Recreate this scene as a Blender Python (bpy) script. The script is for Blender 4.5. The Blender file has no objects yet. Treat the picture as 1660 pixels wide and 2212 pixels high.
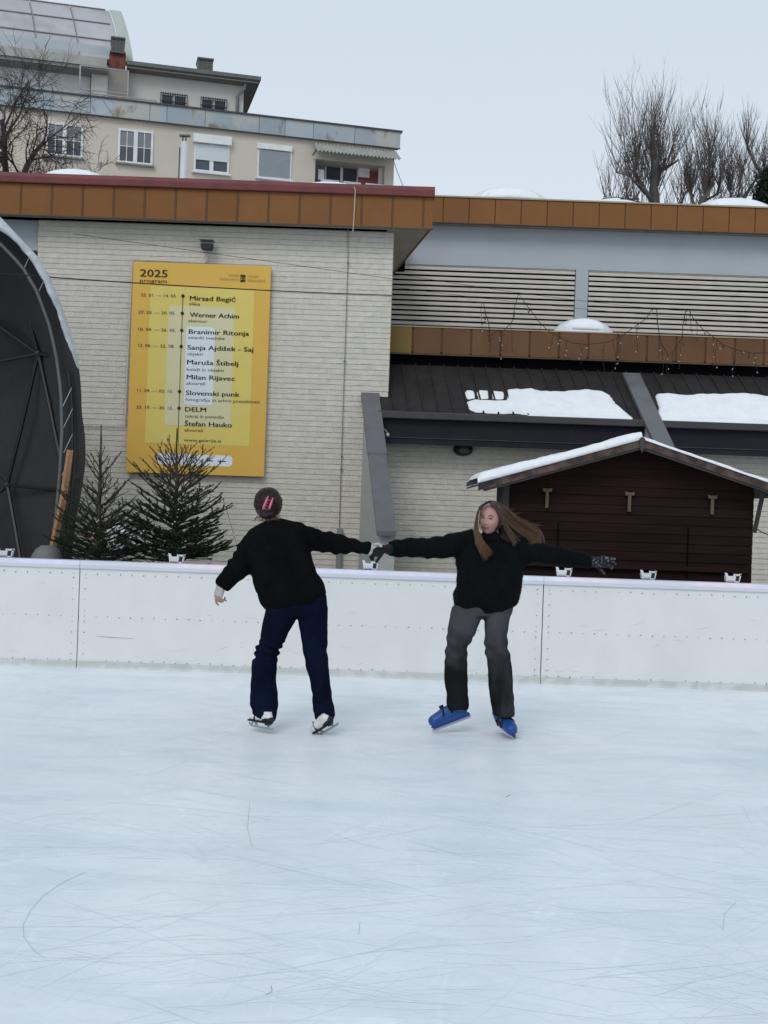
import bpy, math, random
from math import sin, cos, radians, pi, sqrt
from mathutils import Vector, Matrix, noise
random.seed(7)
SC = bpy.context.scene
COL = SC.collection
# ------------------------------------------------------------------ camera, world, sun, exposure
F = 2600.0; CX, CY = 830.0, 1106.0; ROLL = radians(2.0); H = 1.6
cam = bpy.data.cameras.new('camera'); camo = bpy.data.objects.new('camera', cam); COL.objects.link(camo)
cam.sensor_fit = 'VERTICAL'; cam.sensor_height = 24.0; cam.lens = 24.0*F/2212.0
cam.clip_start = 0.1; cam.clip_end = 2000
camo.matrix_world = Matrix.Translation((0, 0, H)) @ Matrix.Rotation(pi/2, 4, 'X') @ Matrix.Rotation(ROLL, 4, 'Z')
SC.camera = camo
W = bpy.data.worlds.new('World'); SC.world = W; W.use_nodes = True
nt = W.node_tree; bg = nt.nodes['Background']
sky = nt.nodes.new('ShaderNodeTexSky'); sky.sky_type = 'NISHITA'; sky.sun_disc = False
sky.sun_elevation = radians(42); sky.sun_rotation = radians(200)
wm = nt.nodes.new('ShaderNodeMixRGB'); wm.inputs[0].default_value = 0.93
wr = nt.nodes.new('ShaderNodeValToRGB'); wt = nt.nodes.new('ShaderNodeTexCoord'); ws = nt.nodes.new('ShaderNodeSeparateXYZ')
wn = nt.nodes.new('ShaderNodeTexNoise'); wn.inputs['Scale'].default_value = 2.2; wn.inputs['Detail'].default_value = 3
wa = nt.nodes.new('ShaderNodeMath'); wa.operation = 'MULTIPLY_ADD'; wa.inputs[1].default_value = 0.10
nt.links.new(wt.outputs['Generated'], ws.inputs[0]); nt.links.new(wt.outputs['Generated'], wn.inputs['Vector'])
nt.links.new(wn.outputs['Fac'], wa.inputs[0]); nt.links.new(ws.outputs['Z'], wa.inputs[2]); nt.links.new(wa.outputs[0], wr.inputs[0])
wr.color_ramp.elements[0].position = 0.05; wr.color_ramp.elements[0].color = (.735, .802, .862, 1)
wr.color_ramp.elements[1].position = 0.55; wr.color_ramp.elements[1].color = (.595, .690, .775, 1)
wsc = nt.nodes.new('ShaderNodeVectorMath'); wsc.operation = 'SCALE'; wsc.inputs['Scale'].default_value = 10.0
nt.links.new(wr.outputs[0], wsc.inputs[0])
nt.links.new(sky.outputs[0], wm.inputs[1]); nt.links.new(wsc.outputs[0], wm.inputs[2])
nt.links.new(wm.outputs[0], bg.inputs[0]); bg.inputs[1].default_value = 0.1
sun = bpy.data.lights.new('sun', 'SUN'); sun.energy = 1.0; sun.angle = radians(28); sun.color = (1, .97, .93)
suno = bpy.data.objects.new('sun', sun); COL.objects.link(suno)
_el, _az = radians(42), radians(200)
suno.rotation_euler = Vector((sin(_az)*cos(_el), cos(_az)*cos(_el), sin(_el))).to_track_quat('Z', 'Y').to_euler()
SC.view_settings.view_transform = 'Standard'; SC.view_settings.look = 'None'
SC.view_settings.gamma = 1; SC.view_settings.use_curve_mapping = False; SC.view_settings.exposure = 0.10
# ------------------------------------------------------------------ measuring helpers
def ray(px, py):
    u, v = px-CX, py-CY
    return u*cos(ROLL)+v*sin(ROLL), -u*sin(ROLL)+v*cos(ROLL)
def P(px, py, Y):
    x, y = ray(px, py); return Vector((x*Y/F, Y, H-y*Y/F))
V = Vector
# ------------------------------------------------------------------ materials
def M(name, col, rough=.8, var=.12, scale=3., bump=0., bscale=60., metal=0., spec=.3, objvar=0., stretch=None, detail=5.):
    m = bpy.data.materials.new(name); m.use_nodes = True; n = m.node_tree.nodes; l = m.node_tree.links
    b = n['Principled BSDF']; b.inputs['Roughness'].default_value = rough; b.inputs['Metallic'].default_value = metal
    b.inputs['Specular IOR Level'].default_value = spec
    tc = n.new('ShaderNodeTexCoord'); geo = n.new('ShaderNodeNewGeometry')
    mp = n.new('ShaderNodeMapping'); l.new(geo.outputs['Position'], mp.inputs[0])
    if stretch: mp.inputs['Scale'].default_value = stretch
    nz = n.new('ShaderNodeTexNoise'); nz.inputs['Scale'].default_value = scale; nz.inputs['Detail'].default_value = detail
    nz.inputs['Roughness'].default_value = .65
    l.new(mp.outputs[0], nz.inputs['Vector'])
    mr = n.new('ShaderNodeMapRange'); mr.inputs[1].default_value = .25; mr.inputs[2].default_value = .75
    mr.inputs[3].default_value = 1-var; mr.inputs[4].default_value = 1+var
    l.new(nz.outputs['Fac'], mr.inputs[0])
    val = mr.outputs[0]
    if objvar:
        oi = n.new('ShaderNodeObjectInfo'); m2 = n.new('ShaderNodeMapRange')
        m2.inputs[3].default_value = 1-objvar; m2.inputs[4].default_value = 1+objvar
        l.new(oi.outputs['Random'], m2.inputs[0]); mm = n.new('ShaderNodeMath'); mm.operation = 'MULTIPLY'
        l.new(val, mm.inputs[0]); l.new(m2.outputs[0], mm.inputs[1]); val = mm.outputs[0]
    sc = n.new('ShaderNodeVectorMath'); sc.operation = 'SCALE'; sc.inputs[0].default_value = col[:3]
    l.new(val, sc.inputs['Scale']); l.new(sc.outputs[0], b.inputs['Base Color'])
    if bump:
        nb = n.new('ShaderNodeTexNoise'); nb.inputs['Scale'].default_value = bscale; nb.inputs['Detail'].default_value = 4
        l.new(mp.outputs[0], nb.inputs['Vector']); bp = n.new('ShaderNodeBump'); bp.inputs['Strength'].default_value = bump
        bp.inputs['Distance'].default_value = .01
        l.new(nb.outputs['Fac'], bp.inputs['Height']); l.new(bp.outputs[0], b.inputs['Normal'])
    return m
def overlay(m, col, scale, lo, hi, stretch=None, fac=1., detail=6., dist=0.):
    """mix a second colour in by thresholded noise (stains, rust, frost)"""
    n = m.node_tree.nodes; l = m.node_tree.links; b = n['Principled BSDF']
    src = b.inputs['Base Color'].links[0].from_socket
    geo = n.new('ShaderNodeNewGeometry'); mp = n.new('ShaderNodeMapping'); l.new(geo.outputs['Position'], mp.inputs[0])
    if stretch: mp.inputs['Scale'].default_value = stretch
    nz = n.new('ShaderNodeTexNoise'); nz.inputs['Scale'].default_value = scale; nz.inputs['Detail'].default_value = detail
    nz.inputs['Distortion'].default_value = dist
    l.new(mp.outputs[0], nz.inputs['Vector'])
    mr = n.new('ShaderNodeMapRange'); mr.inputs[1].default_value = lo; mr.inputs[2].default_value = hi; mr.inputs[4].default_value = fac
    l.new(nz.outputs['Fac'], mr.inputs[0])
    mx = n.new('ShaderNodeMixRGB'); l.new(mr.outputs[0], mx.inputs[0]); l.new(src, mx.inputs[1]); mx.inputs[2].default_value = (*col, 1)
    l.new(mx.outputs[0], b.inputs['Base Color'])
    return m
def glass(name, col=(.03, .035, .045)):
    m = M(name, col, rough=.08, var=.3, scale=.8, spec=.6); return m

m_ice = M('ice', (.74, .785, .822), rough=.42, var=.06, scale=.9, spec=.35, stretch=(1., .45, 1.), detail=8)
def ice_marks(m):
    n = m.node_tree.nodes; l = m.node_tree.links; b = n['Principled BSDF']
    overlay(m, (.83, .865, .90), 1.6, .47, .68, stretch=(1, .35, 1), fac=.75)
    overlay(m, (.56, .64, .71), 2.0, .50, .72, stretch=(.5, 1.2, 1), fac=.55)
    overlay(m, (.80, .85, .90), 7., .52, .70, stretch=(.5, 1.3, 1), fac=.5)
    overlay(m, (.55, .63, .70), 26., .60, .72, stretch=(.5, 1.2, 1), fac=.35)
    src = b.inputs['Base Color'].links[0].from_socket
    geo = n.new('ShaderNodeNewGeometry')
    for k, (sc_, rot, dist, wid, colr, f) in enumerate([(.55, .5, 1.3, .0065, (.93, .96, .99), .32), (.8, -.7, 1.6, .005, (.66, .74, .80), .28), (1.3, 1.2, 1.2, .008, (.93, .96, .99), .26)]):
        mp = n.new('ShaderNodeMapping'); mp.inputs['Rotation'].default_value = (0, 0, rot); mp.inputs['Scale'].default_value = (1, .45, 1); mp.inputs['Location'].default_value = (k*3.7, k*1.9, 0)
        l.new(geo.outputs['Position'], mp.inputs[0])
        nz = n.new('ShaderNodeTexNoise'); nz.inputs['Scale'].default_value = sc_*1.6; nz.inputs['Detail'].default_value = 1.5; nz.inputs['Distortion'].default_value = dist
        l.new(mp.outputs[0], nz.inputs['Vector'])
        a = n.new('ShaderNodeMath'); a.operation = 'SUBTRACT'; l.new(nz.outputs['Fac'], a.inputs[0]); a.inputs[1].default_value = .5
        ab = n.new('ShaderNodeMath'); ab.operation = 'ABSOLUTE'; l.new(a.outputs[0], ab.inputs[0])
        mr = n.new('ShaderNodeMapRange'); mr.inputs[1].default_value = 0; mr.inputs[2].default_value = wid; mr.inputs[3].default_value = f; mr.inputs[4].default_value = 0
        l.new(ab.outputs[0], mr.inputs[0])
        nk = n.new('ShaderNodeTexNoise'); nk.inputs['Scale'].default_value = 1.7; l.new(mp.outputs[0], nk.inputs['Vector'])
        mk = n.new('ShaderNodeMapRange'); mk.inputs[1].default_value = .48; mk.inputs[2].default_value = .6; l.new(nk.outputs['Fac'], mk.inputs[0])
        mu = n.new('ShaderNodeMath'); mu.operation = 'MULTIPLY'; l.new(mr.outputs[0], mu.inputs[0]); l.new(mk.outputs[0], mu.inputs[1])
        mx = n.new('ShaderNodeMixRGB'); l.new(mu.outputs[0], mx.inputs[0]); l.new(src, mx.inputs[1]); mx.inputs[2].default_value = (*colr, 1)
        src = mx.outputs[0]
    l.new(src, b.inputs['Base Color'])
    nb = n.new('ShaderNodeTexNoise'); nb.inputs['Scale'].default_value = 14; nb.inputs['Detail'].default_value = 6
    mp = n.new('ShaderNodeMapping'); mp.inputs['Scale'].default_value = (1, .4, 1); l.new(geo.outputs['Position'], mp.inputs[0]); l.new(mp.outputs[0], nb.inputs['Vector'])
    bp = n.new('ShaderNodeBump'); bp.inputs['Strength'].default_value = .35; bp.inputs['Distance'].default_value = .012
    l.new(nb.outputs['Fac'], bp.inputs['Height']); l.new(bp.outputs[0], b.inputs['Normal'])
ice_marks(m_ice)
m_ground = overlay(M('asphalt', (.07, .07, .075), bump=.3), (.75, .78, .82), .7, .45, .6)
m_board = overlay(M('board_plastic', (.69, .695, .685), rough=.45, var=.05, scale=1.2), (.56, .585, .585), 2.2, .5, .8, stretch=(1, 1, .5), fac=.5)
m_boardlow = overlay(M('kick_plastic', (.50, .53, .515), rough=.5, var=.1, scale=5), (.62, .65, .66), 9, .5, .65, fac=.7)
m_cap = M('cap_plastic', (.60, .61, .68), rough=.4, var=.04)
m_capscrew = M('screw_metal', (.22, .22, .22), rough=.5, metal=.3)
m_brick = overlay(M('painted_brick', (.63, .595, .525), rough=.85, var=.13, scale=9, bump=.9, bscale=45, objvar=.03, detail=8), (.55, .52, .46), 1.1, .5, .72, stretch=(1, 1, .5), fac=.5)
m_mortar = M('mortar', (.50, .47, .41), rough=.95, var=.35, scale=7)
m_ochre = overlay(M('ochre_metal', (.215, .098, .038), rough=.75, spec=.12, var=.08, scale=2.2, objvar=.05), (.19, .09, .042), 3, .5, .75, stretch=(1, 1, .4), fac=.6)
m_ochre2 = overlay(M('brown_ochre_metal', (.15, .077, .041), rough=.75, spec=.12, var=.12, scale=2.2, objvar=.06), (.125, .065, .038), 3, .5, .75, stretch=(1, 1, .4), fac=.6)  # darker, browner ochre of the middle fascia panels
m_yellowpanel = M('yellow_ochre_metal', (.20, .125, .032), rough=.6)
m_seam = M('seam_brown', (.115, .058, .028), rough=.7)
m_redcap = overlay(M('red_metal', (.165, .042, .042), rough=.5, var=.15, scale=3), (.10, .035, .04), 5, .5, .7, fac=.7)
m_soffit = M('soffit_boards', (.36, .33, .27), rough=.8, var=.1)
m_drip = M('drip_edge', (.10, .075, .05), rough=.7, var=.4, scale=20)
m_bluewall = M('blue_grey_paint', (.40, .435, .47), rough=.85, var=.05, scale=1.5)
m_slat = M('louvre_slat', (.50, .465, .415), rough=.7, var=.12, scale=4)
m_dark = M('dark_void', (.004, .004, .005), rough=1, spec=0)  # near-black colour stands in for the shade inside openings and recesses
m_roofmetal = overlay(M('brown_grey_roof_metal', (.028, .025, .025), rough=.55, spec=.10, var=.2, scale=3, objvar=.06), (.05, .046, .044), 5, .5, .8, fac=.5)
m_beam = overlay(M('beam_metal', (.13, .13, .14), rough=.42, var=.15, scale=2.5), (.06, .055, .055), 2.5, .5, .75, fac=.7)
m_gutter = M('gutter_metal', (.05, .048, .052), rough=.5, var=.2)
m_fasciadark = M('dark_fascia', (.020, .019, .026), rough=.55, spec=.10, var=.2)
m_fin = M('fin_plaster', (.43, .44, .43), rough=.9, var=.08, scale=4, bump=.3)
m_snow = overlay(M('snow', (.79, .81, .84), rough=.8, var=.06, scale=6, bump=1., bscale=16), (.66, .70, .76), 5, .5, .72, fac=.5)
m_dome = M('skylight_acrylic', (.62, .66, .70), rough=.35, var=.12, scale=2)
m_poster = M('poster_ochre', (.70, .43, .085), rough=.6, var=.03)
m_pyellow = M('poster_yellow', (.70, .57, .15), rough=.6, var=.03)
m_pbeige = M('poster_beige', (.66, .62, .38), rough=.6, var=.03)
m_pblue = M('poster_paleblue', (.70, .77, .80), rough=.6, var=.03)
m_pwhite = M('poster_white', (.74, .78, .84), rough=.6, var=.03)
m_ink = M('ink', (.03, .022, .01), rough=.7)
m_inkfaint = M('ink_faint', (.42, .27, .07), rough=.7)
m_black = M('black_plastic', (.018, .018, .02), rough=.5)
m_white = M('white_plastic', (.55, .58, .60), rough=.4, var=.06)
m_conduit = M('conduit', (.55, .54, .50), rough=.6)
m_greypipe = M('grey_metal_pipe', (.22, .225, .23), rough=.5)
m_wire = M('wire', (.02, .018, .02), rough=.6)
m_bulb = M('clear_bulb', (.5, .48, .42), rough=.2)
m_plank = overlay(M('brown_stained_plank', (.017, .0075, .0070), rough=.7, spec=.10, var=.35, scale=3, stretch=(.4, 1, 6), objvar=.25, bump=.3), (.028, .011, .010), 2, .5, .7, stretch=(.5, 1, 4), fac=.6)
m_hutgrey = M('weathered_post', (.055, .052, .05), rough=.9, var=.25, scale=6)
m_barge = overlay(M('bargeboard_wood', (.11, .070, .058), rough=.8, var=.3, scale=6), (.045, .03, .028), 7, .45, .6)
m_bareply = M('pale_wood_trim', (.12, .090, .058), rough=.8, var=.25, scale=20)
m_fabric = M('dark_tent_fabric', (.038, .038, .040), rough=.7, spec=.10, var=.2, scale=1.6, bump=.3, bscale=6)
m_fabric2 = M('tent_edge_fabric', (.05, .048, .048), rough=.6, spec=.10, var=.3, scale=4)
m_fabgrey = overlay(M('light_tent_fabric', (.42, .45, .47), rough=.4, var=.2, scale=5, bump=.8, bscale=9), (.55, .60, .63), 6, .5, .65, fac=.8)
m_strut = M('strut_black', (.018, .018, .02), rough=.4)
m_pipe = M('steel_pipe', (.12, .125, .13), rough=.4, metal=.4)
m_rawwood = M('raw_timber', (.36, .19, .095), rough=.8, var=.25, scale=8)
m_needle = M('spruce_needles', (.034, .050, .030), rough=.8, spec=.1, var=.4, scale=8)
m_bark = M('spruce_bark', (.060, .045, .033), rough=.9, var=.3, scale=15)
m_bare = M('bare_bark', (.105, .085, .078), rough=.9, var=.3, scale=4)
m_bare2 = M('grey_bark', (.095, .085, .080), rough=.9, var=.3, scale=4)
m_ever = M('evergreen_leaves', (.012, .028, .014), rough=.6, var=.5, scale=2)
m_facade = overlay(M('beige_render', (.57, .515, .435), rough=.9, var=.05, scale=1.2), (.51, .46, .39), .5, .5, .75, fac=.5)
m_penthouse = M('pale_render', (.60, .58, .54), rough=.9, var=.07, scale=1)
m_tin = overlay(overlay(M('blue_grey_tin', (.33, .38, .415), rough=.5, var=.12, scale=.8, objvar=.10), (.42, .42, .38), .9, .50, .56, stretch=(1, 1, .5), fac=.85), (.20, .14, .10), 2.0, .60, .70, stretch=(1, 1, .6), fac=.85)
m_coping = M('dark_coping', (.07, .07, .07), rough=.7)
m_frame = M('white_window_frame', (.70, .71, .71), rough=.4)
m_glass = glass('window_glass', (.055, .065, .08))
m_curtain = M('curtain', (.22, .22, .25), rough=.9)
m_shutter = M('roller_shutter_white', (.62, .65, .67), rough=.5, var=.04)
m_shutterg = M('roller_shutter_grey', (.30, .33, .37), rough=.5, var=.04)
m_redwall = M('red_render', (.42, .13, .13), rough=.9)
m_corr = M('corrugated_grey', (.34, .34, .32), rough=.7, var=.2, scale=2)
m_vault = overlay(M('vault_sheet', (.40, .40, .415), rough=.45, var=.12, scale=.7, objvar=.06), (.27, .265, .27), .8, .5, .7, fac=.6)
m_vaultedge = M('vault_edge', (.40, .44, .40), rough=.5, var=.1)
m_seamdark = M('vault_seam', (.20, .19, .20), rough=.6)
m_brickred = overlay(M('red_chimney_brick', (.17, .055, .04), rough=.9, var=.3, scale=6), (.09, .04, .035), 5, .5, .6)
m_cowl = M('cowl_metal', (.10, .10, .10), rough=.5)
m_concrete = M('concrete', (.27, .25, .23), rough=.9, var=.15, scale=1.5)
m_slab = M('roof_slab', (.13, .14, .135), rough=.8, var=.2)
# people
m_skin = M('skin', (.41, .225, .20), rough=.5, var=.06, scale=30)
m_lip = M('lip', (.26, .085, .09), rough=.4)
m_blush = M('flushed_skin', (.52, .24, .21), rough=.5)
m_brow = M('brow', (.12, .07, .05), rough=.8)
m_eye = M('eye_dark', (.04, .028, .025), rough=.3)
m_sweater = M('black_knit', (.0040, .0044, .0046), rough=.95, var=.5, scale=5, bump=.9, bscale=60, spec=.05)
m_furcoat = M('black_fleece', (.0040, .0052, .0062), rough=.95, var=.4, scale=9, bump=.8, bscale=140, spec=.08)
m_fur = M('fleece_pile', (.013, .017, .020), rough=.9, var=.4, scale=30, spec=.12)
m_jeansblue = overlay(M('dark_blue_denim', (.0030, .0058, .0155), rough=.9, var=.4, scale=6, bump=.5, bscale=90, spec=.04), (.0055, .011, .031), 5, .5, .7, stretch=(1, 1, .4), fac=.6)
m_jeansgrey = overlay(overlay(M('washed_black_denim', (.012, .012, .013), rough=.9, var=.3, scale=6, bump=.4, bscale=90, spec=.04), (.010, .009, .009), 2, .5, .62, fac=.8), (.060, .066, .076), 3.2, .52, .66, stretch=(1.4, 1, .35), fac=.6)
m_bluesk = M('blue_skate_shell', (.010, .060, .24), rough=.38, var=.12, scale=12, spec=.4)
m_bluesk2 = M('blue_skate_cuff', (.03, .09, .20), rough=.5, var=.2, scale=15)
m_strap = M('black_strap', (.012, .012, .014), rough=.5)
m_skwhite = M('white_skate_leather', (.66, .65, .64), rough=.4, var=.1, scale=20)
m_blade = M('blade_steel', (.33, .34, .36), rough=.3, metal=.6)
m_glovew = M('grey_knit_glove', (.40, .395, .375), rough=.9, var=.12, scale=40)
m_gloveb = overlay(M('charcoal_glove', (.012, .013, .016), rough=.9, var=.3, scale=30), (.16, .175, .20), 55, .52, .60, fac=.8)
m_gloveb2 = M('black_glove', (.008, .008, .010), rough=.9)
m_pink = M('pink_trim', (.55, .06, .15), rough=.5)
m_clip = M('pink_clip', (.62, .12, .22), rough=.25, spec=.6)
def fade(m, col, z0, z1, fac):
    n = m.node_tree.nodes; l = m.node_tree.links; b = n['Principled BSDF']; src = b.inputs['Base Color'].links[0].from_socket
    geo = n.new('ShaderNodeNewGeometry'); sp = n.new('ShaderNodeSeparateXYZ'); l.new(geo.outputs['Position'], sp.inputs[0])
    nz = n.new('ShaderNodeTexNoise'); nz.inputs['Scale'].default_value = 6; l.new(geo.outputs['Position'], nz.inputs['Vector'])
    ad = n.new('ShaderNodeMath'); ad.operation = 'MULTIPLY_ADD'; ad.inputs[1].default_value = .55; l.new(nz.outputs['Fac'], ad.inputs[0]); l.new(sp.outputs['Z'], ad.inputs[2])
    mr = n.new('ShaderNodeMapRange'); mr.inputs[1].default_value = z0+.27; mr.inputs[2].default_value = z1+.27; mr.inputs[4].default_value = fac; l.new(ad.outputs[0], mr.inputs[0])
    mx = n.new('ShaderNodeMixRGB'); l.new(mr.outputs[0], mx.inputs[0]); l.new(src, mx.inputs[1]); mx.inputs[2].default_value = (*col, 1); l.new(mx.outputs[0], b.inputs['Base Color'])
fade(m_jeansgrey, (.066, .068, .076), .46, .76, .80)
def hairmat(name, c0, c1):
    m = bpy.data.materials.new(name); m.use_nodes = True; n = m.node_tree.nodes; l = m.node_tree.links; b = n['Principled BSDF']
    at = n.new('ShaderNodeAttribute'); at.attribute_name = 'tone'; mx = n.new('ShaderNodeMixRGB')
    l.new(at.outputs['Fac'], mx.inputs[0]); mx.inputs[1].default_value = (*c0, 1); mx.inputs[2].default_value = (*c1, 1)
    l.new(mx.outputs[0], b.inputs['Base Color']); b.inputs['Roughness'].default_value = .42; b.inputs['Specular IOR Level'].default_value = .35
    return m
m_hairR = hairmat('brown_to_gold_hair', (.034, .022, .018), (.175, .095, .043))
m_hairL = hairmat('dark_auburn_hair', (.013, .007, .007), (.055, .022, .019))

# ------------------------------------------------------------------ mesh helpers
ORG = {}
class MB:
    def __init__(s): s.v = []; s.f = []; s.tone = None
    def quad(s, a, b, c, d):
        k = len(s.v); s.v += [V(a), V(b), V(c), V(d)]; s.f.append((k, k+1, k+2, k+3)); return s
    def poly(s, pts):
        k = len(s.v); s.v += [V(p) for p in pts]; s.f.append(tuple(range(k, k+len(pts)))); return s
    def box(s, x0, x1, y0, y1, z0, z1, fr=None):
        k = len(s.v)
        pts = [V((x, y, z)) for z in (z0, z1) for y in (y0, y1) for x in (x0, x1)]
        if fr: pts = [fr(*p) for p in pts]
        s.v += pts
        for f in ((0, 2, 3, 1), (4, 5, 7, 6), (0, 1, 5, 4), (2, 6, 7, 3), (0, 4, 6, 2), (1, 3, 7, 5)):
            s.f.append(tuple(k+i for i in f))
        return s
    def prism(s, poly, d):
        """extrude polygon (list of 3D pts) by vector d"""
        n = len(poly); k = len(s.v); s.v += [V(p) for p in poly] + [V(p)+V(d) for p in poly]
        s.f.append(tuple(k+i for i in reversed(range(n)))); s.f.append(tuple(k+n+i for i in range(n)))
        for i in range(n): j = (i+1) % n; s.f.append((k+i, k+j, k+n+j, k+n+i))
        return s
    def rings(s, rings, cap=True):
        k = len(s.v); n = len(rings[0])
        for r in rings: s.v += [V(p) for p in r]
        for i in range(len(rings)-1):
            for j in range(n):
                a = k+i*n+j; b = k+i*n+(j+1) % n; s.f.append((a, b, b+n, a+n))
        if cap:
            s.f.append(tuple(k+j for j in reversed(range(n)))); e = k+(len(rings)-1)*n; s.f.append(tuple(e+j for j in range(n)))
        return s
    def tube(s, pts, r, n=6, cap=True, flat=1., r2=None):
        pts = [V(p) for p in pts]; m = len(pts)
        if not hasattr(r, '__len__'): r = [r]*m
        R = []
        up = None
        for i, p in enumerate(pts):
            t = (pts[min(i+1, m-1)]-pts[max(i-1, 0)])
            if t.length < 1e-9: t = V((0, 0, 1))
            t.normalize()
            if up is None:
                a = V((0, 0, 1)) if abs(t.z) < .9 else V((1, 0, 0)); up = a
            x = up-t*up.dot(t)
            if x.length < 1e-6: x = t.orthogonal()
            x.normalize(); up = x; y = t.cross(x)
            R.append([p+x*r[i]*cos(2*pi*j/n)+y*r[i]*flat*sin(2*pi*j/n) for j in range(n)])
        return s.rings(R, cap)
    def sheet(s, grid):
        k = len(s.v); n = len(grid[0])
        for r in grid: s.v += [V(p) for p in r]
        for i in range(len(grid)-1):
            for j in range(n-1): a = k+i*n+j; s.f.append((a, a+1, a+n+1, a+n))
        return s
    def ell(s, c, rx, ry, rz, n=16, m=10, fn=None):
        R = []
        for i in range(1, m):
            th = pi*i/m
            R.append([V(c)+V((rx*sin(th)*cos(2*pi*j/n), ry*sin(th)*sin(2*pi*j/n), rz*cos(th))) for j in range(n)])
        return s.rings(R)
    def build(s, name, mat, parent=None, smooth=False, label=None, kind=None, cat=None, group=None, bevel=0):
        o0 = ORG.get(parent.name, V((0, 0, 0))) if parent else V((0, 0, 0))
        me = bpy.data.meshes.new(name); me.from_pydata([tuple(v-o0) for v in s.v], [], s.f); me.validate(); me.update()
        if s.tone is not None:
            at = me.attributes.new('tone', 'FLOAT', 'POINT')
            at.data.foreach_set('value', s.tone)
        me.materials.append(mat)
        if smooth: me.polygons.foreach_set('use_smooth', [True]*len(me.polygons))
        o = bpy.data.objects.new(name, me); COL.objects.link(o)
        if parent: o.parent = parent; ORG[o.name] = o0
        if bevel:
            b = o.modifiers.new('bevel', 'BEVEL'); b.width = bevel; b.segments = 2; b.limit_method = 'ANGLE'
        tag(o, label, kind, cat, group); return o
def tag(o, label=None, kind=None, cat=None, group=None):
    if label: o['label'] = label
    if kind: o['kind'] = kind
    if cat: o['category'] = cat
    if group: o['group'] = group
def thing(name, loc, label, cat, group=None):
    o = bpy.data.objects.new(name, None); COL.objects.link(o); o.location = loc; o.empty_display_size = .1
    ORG[o.name] = V(loc); tag(o, label, None, cat, group); return o
def inst(name, me, loc, parent, rot=(0, 0, 0), scl=(1, 1, 1)):
    o0 = ORG.get(parent.name, V((0, 0, 0)))
    o = bpy.data.objects.new(name, me); COL.objects.link(o); o.parent = parent; o.location = V(loc)-o0; o.rotation_euler = rot; o.scale = scl
    ORG[o.name] = V(loc); return o
def mesh_of(mb, name, mat):
    me = bpy.data.meshes.new(name); me.from_pydata([tuple(v) for v in mb.v], [], mb.f); me.update(); me.materials.append(mat); return me
def copy_tree(o, parent=None):
    c = o.copy(); COL.objects.link(c); c.parent = parent
    for ch in o.children: copy_tree(ch, c)
    return c
def remesh(mb, vox, smooth=2, it=None, tone=None):
    """voxel union of overlapping closed shapes -> one continuous MB"""
    me = bpy.data.meshes.new('tmp'); me.from_pydata([tuple(v) for v in mb.v], [], mb.f); me.update()
    o = bpy.data.objects.new('tmp', me); COL.objects.link(o)
    r = o.modifiers.new('r', 'REMESH'); r.mode = 'VOXEL'; r.voxel_size = vox
    if smooth:
        q = o.modifiers.new('s', 'SMOOTH'); q.iterations = smooth; q.factor = .5
    dg = bpy.context.evaluated_depsgraph_get(); ev = o.evaluated_get(dg); m2 = bpy.data.meshes.new_from_object(ev)
    out = MB(); out.v = [v.co.copy() for v in m2.vertices]; out.f = [tuple(p.vertices) for p in m2.polygons]
    out.n = [v.normal.copy() for v in m2.vertices]
    bpy.data.objects.remove(o); bpy.data.meshes.remove(me); bpy.data.meshes.remove(m2)
    return out
# polygons
def in_poly(x, y, pg):
    c = False; j = len(pg)-1
    for i in range(len(pg)):
        xi, yi = pg[i]; xj, yj = pg[j]
        if (yi > y) != (yj > y) and x < (xj-xi)*(y-yi)/(yj-yi)+xi: c = not c
        j = i
    return c
def dist_poly(x, y, pg):
    d = 1e9; j = len(pg)-1
    for i in range(len(pg)):
        ax, ay = pg[j]; bx, by = pg[i]; vx, vy = bx-ax, by-ay; L = vx*vx+vy*vy
        t = 0 if L == 0 else max(0, min(1, ((x-ax)*vx+(y-ay)*vy)/L)); d = min(d, math.hypot(x-ax-t*vx, y-ay-t*vy)); j = i
    return d

# ================================================================== GROUND AND ICE
g = MB(); g.quad((-600, -20, -.06), (600, -20, -.06), (600, 1200, -.06), (-600, 1200, -.06)); g.build('ground', m_ground, kind='structure')
g = MB(); g.box(-14, 14, -8, 11.7, -.05, 0); g.build('ice', m_ice, kind='structure')

m_cutl = M('shaved_ice', (.80, .845, .885), rough=.7, var=.05); m_cutd = M('wet_cut', (.675, .73, .78), rough=.3, var=.05)
m_hairline = M('dark_thread', (.36, .39, .42), rough=.8)
random.seed(101)
for nm, mt, cnt in (('skate_cuts', m_cutl, 2400), ('skate_cuts', m_cutd, 260)):
    g = MB()
    for k in range(cnt):
        y = 3.2+8.2*random.random()**1.0; x = random.uniform(-.42, .42)*y; a = random.gauss(0, .55)+(pi/2 if random.random() < .12 else 0)
        L_ = random.uniform(.12, .9)*(1+.1*y); cur = random.gauss(0, .35); w_ = random.uniform(.0005, .0018); n_ = 7; pts = []
        for i in range(n_): pts.append((x, y)); x += cos(a)*L_/n_; y += sin(a)*L_/n_; a += cur/n_
        zz_ = .0012+.0004*random.random()
        for i in range(n_-1):
            (ax_, ay_), (bx_, by_) = pts[i], pts[i+1]; d = V((bx_-ax_, by_-ay_, 0)).normalized(); nn_ = V((-d.y, d.x, 0)); wa, wb = w_*sin(pi*(i+.02)/n_), w_*sin(pi*(i+1)/n_)
            if by_ > 11.55: continue
            g.quad(V((ax_, ay_, zz_))-nn_*wa, V((bx_, by_, zz_))-nn_*wb, V((bx_, by_, zz_))+nn_*wb, V((ax_, ay_, zz_))+nn_*wa)
    g.build(nm, mt, kind='stuff', label='fine crossing skate cuts in the ice surface' if mt is m_cutl else 'fine dark wet skate cuts in the ice surface', cat='skate marks')
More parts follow.
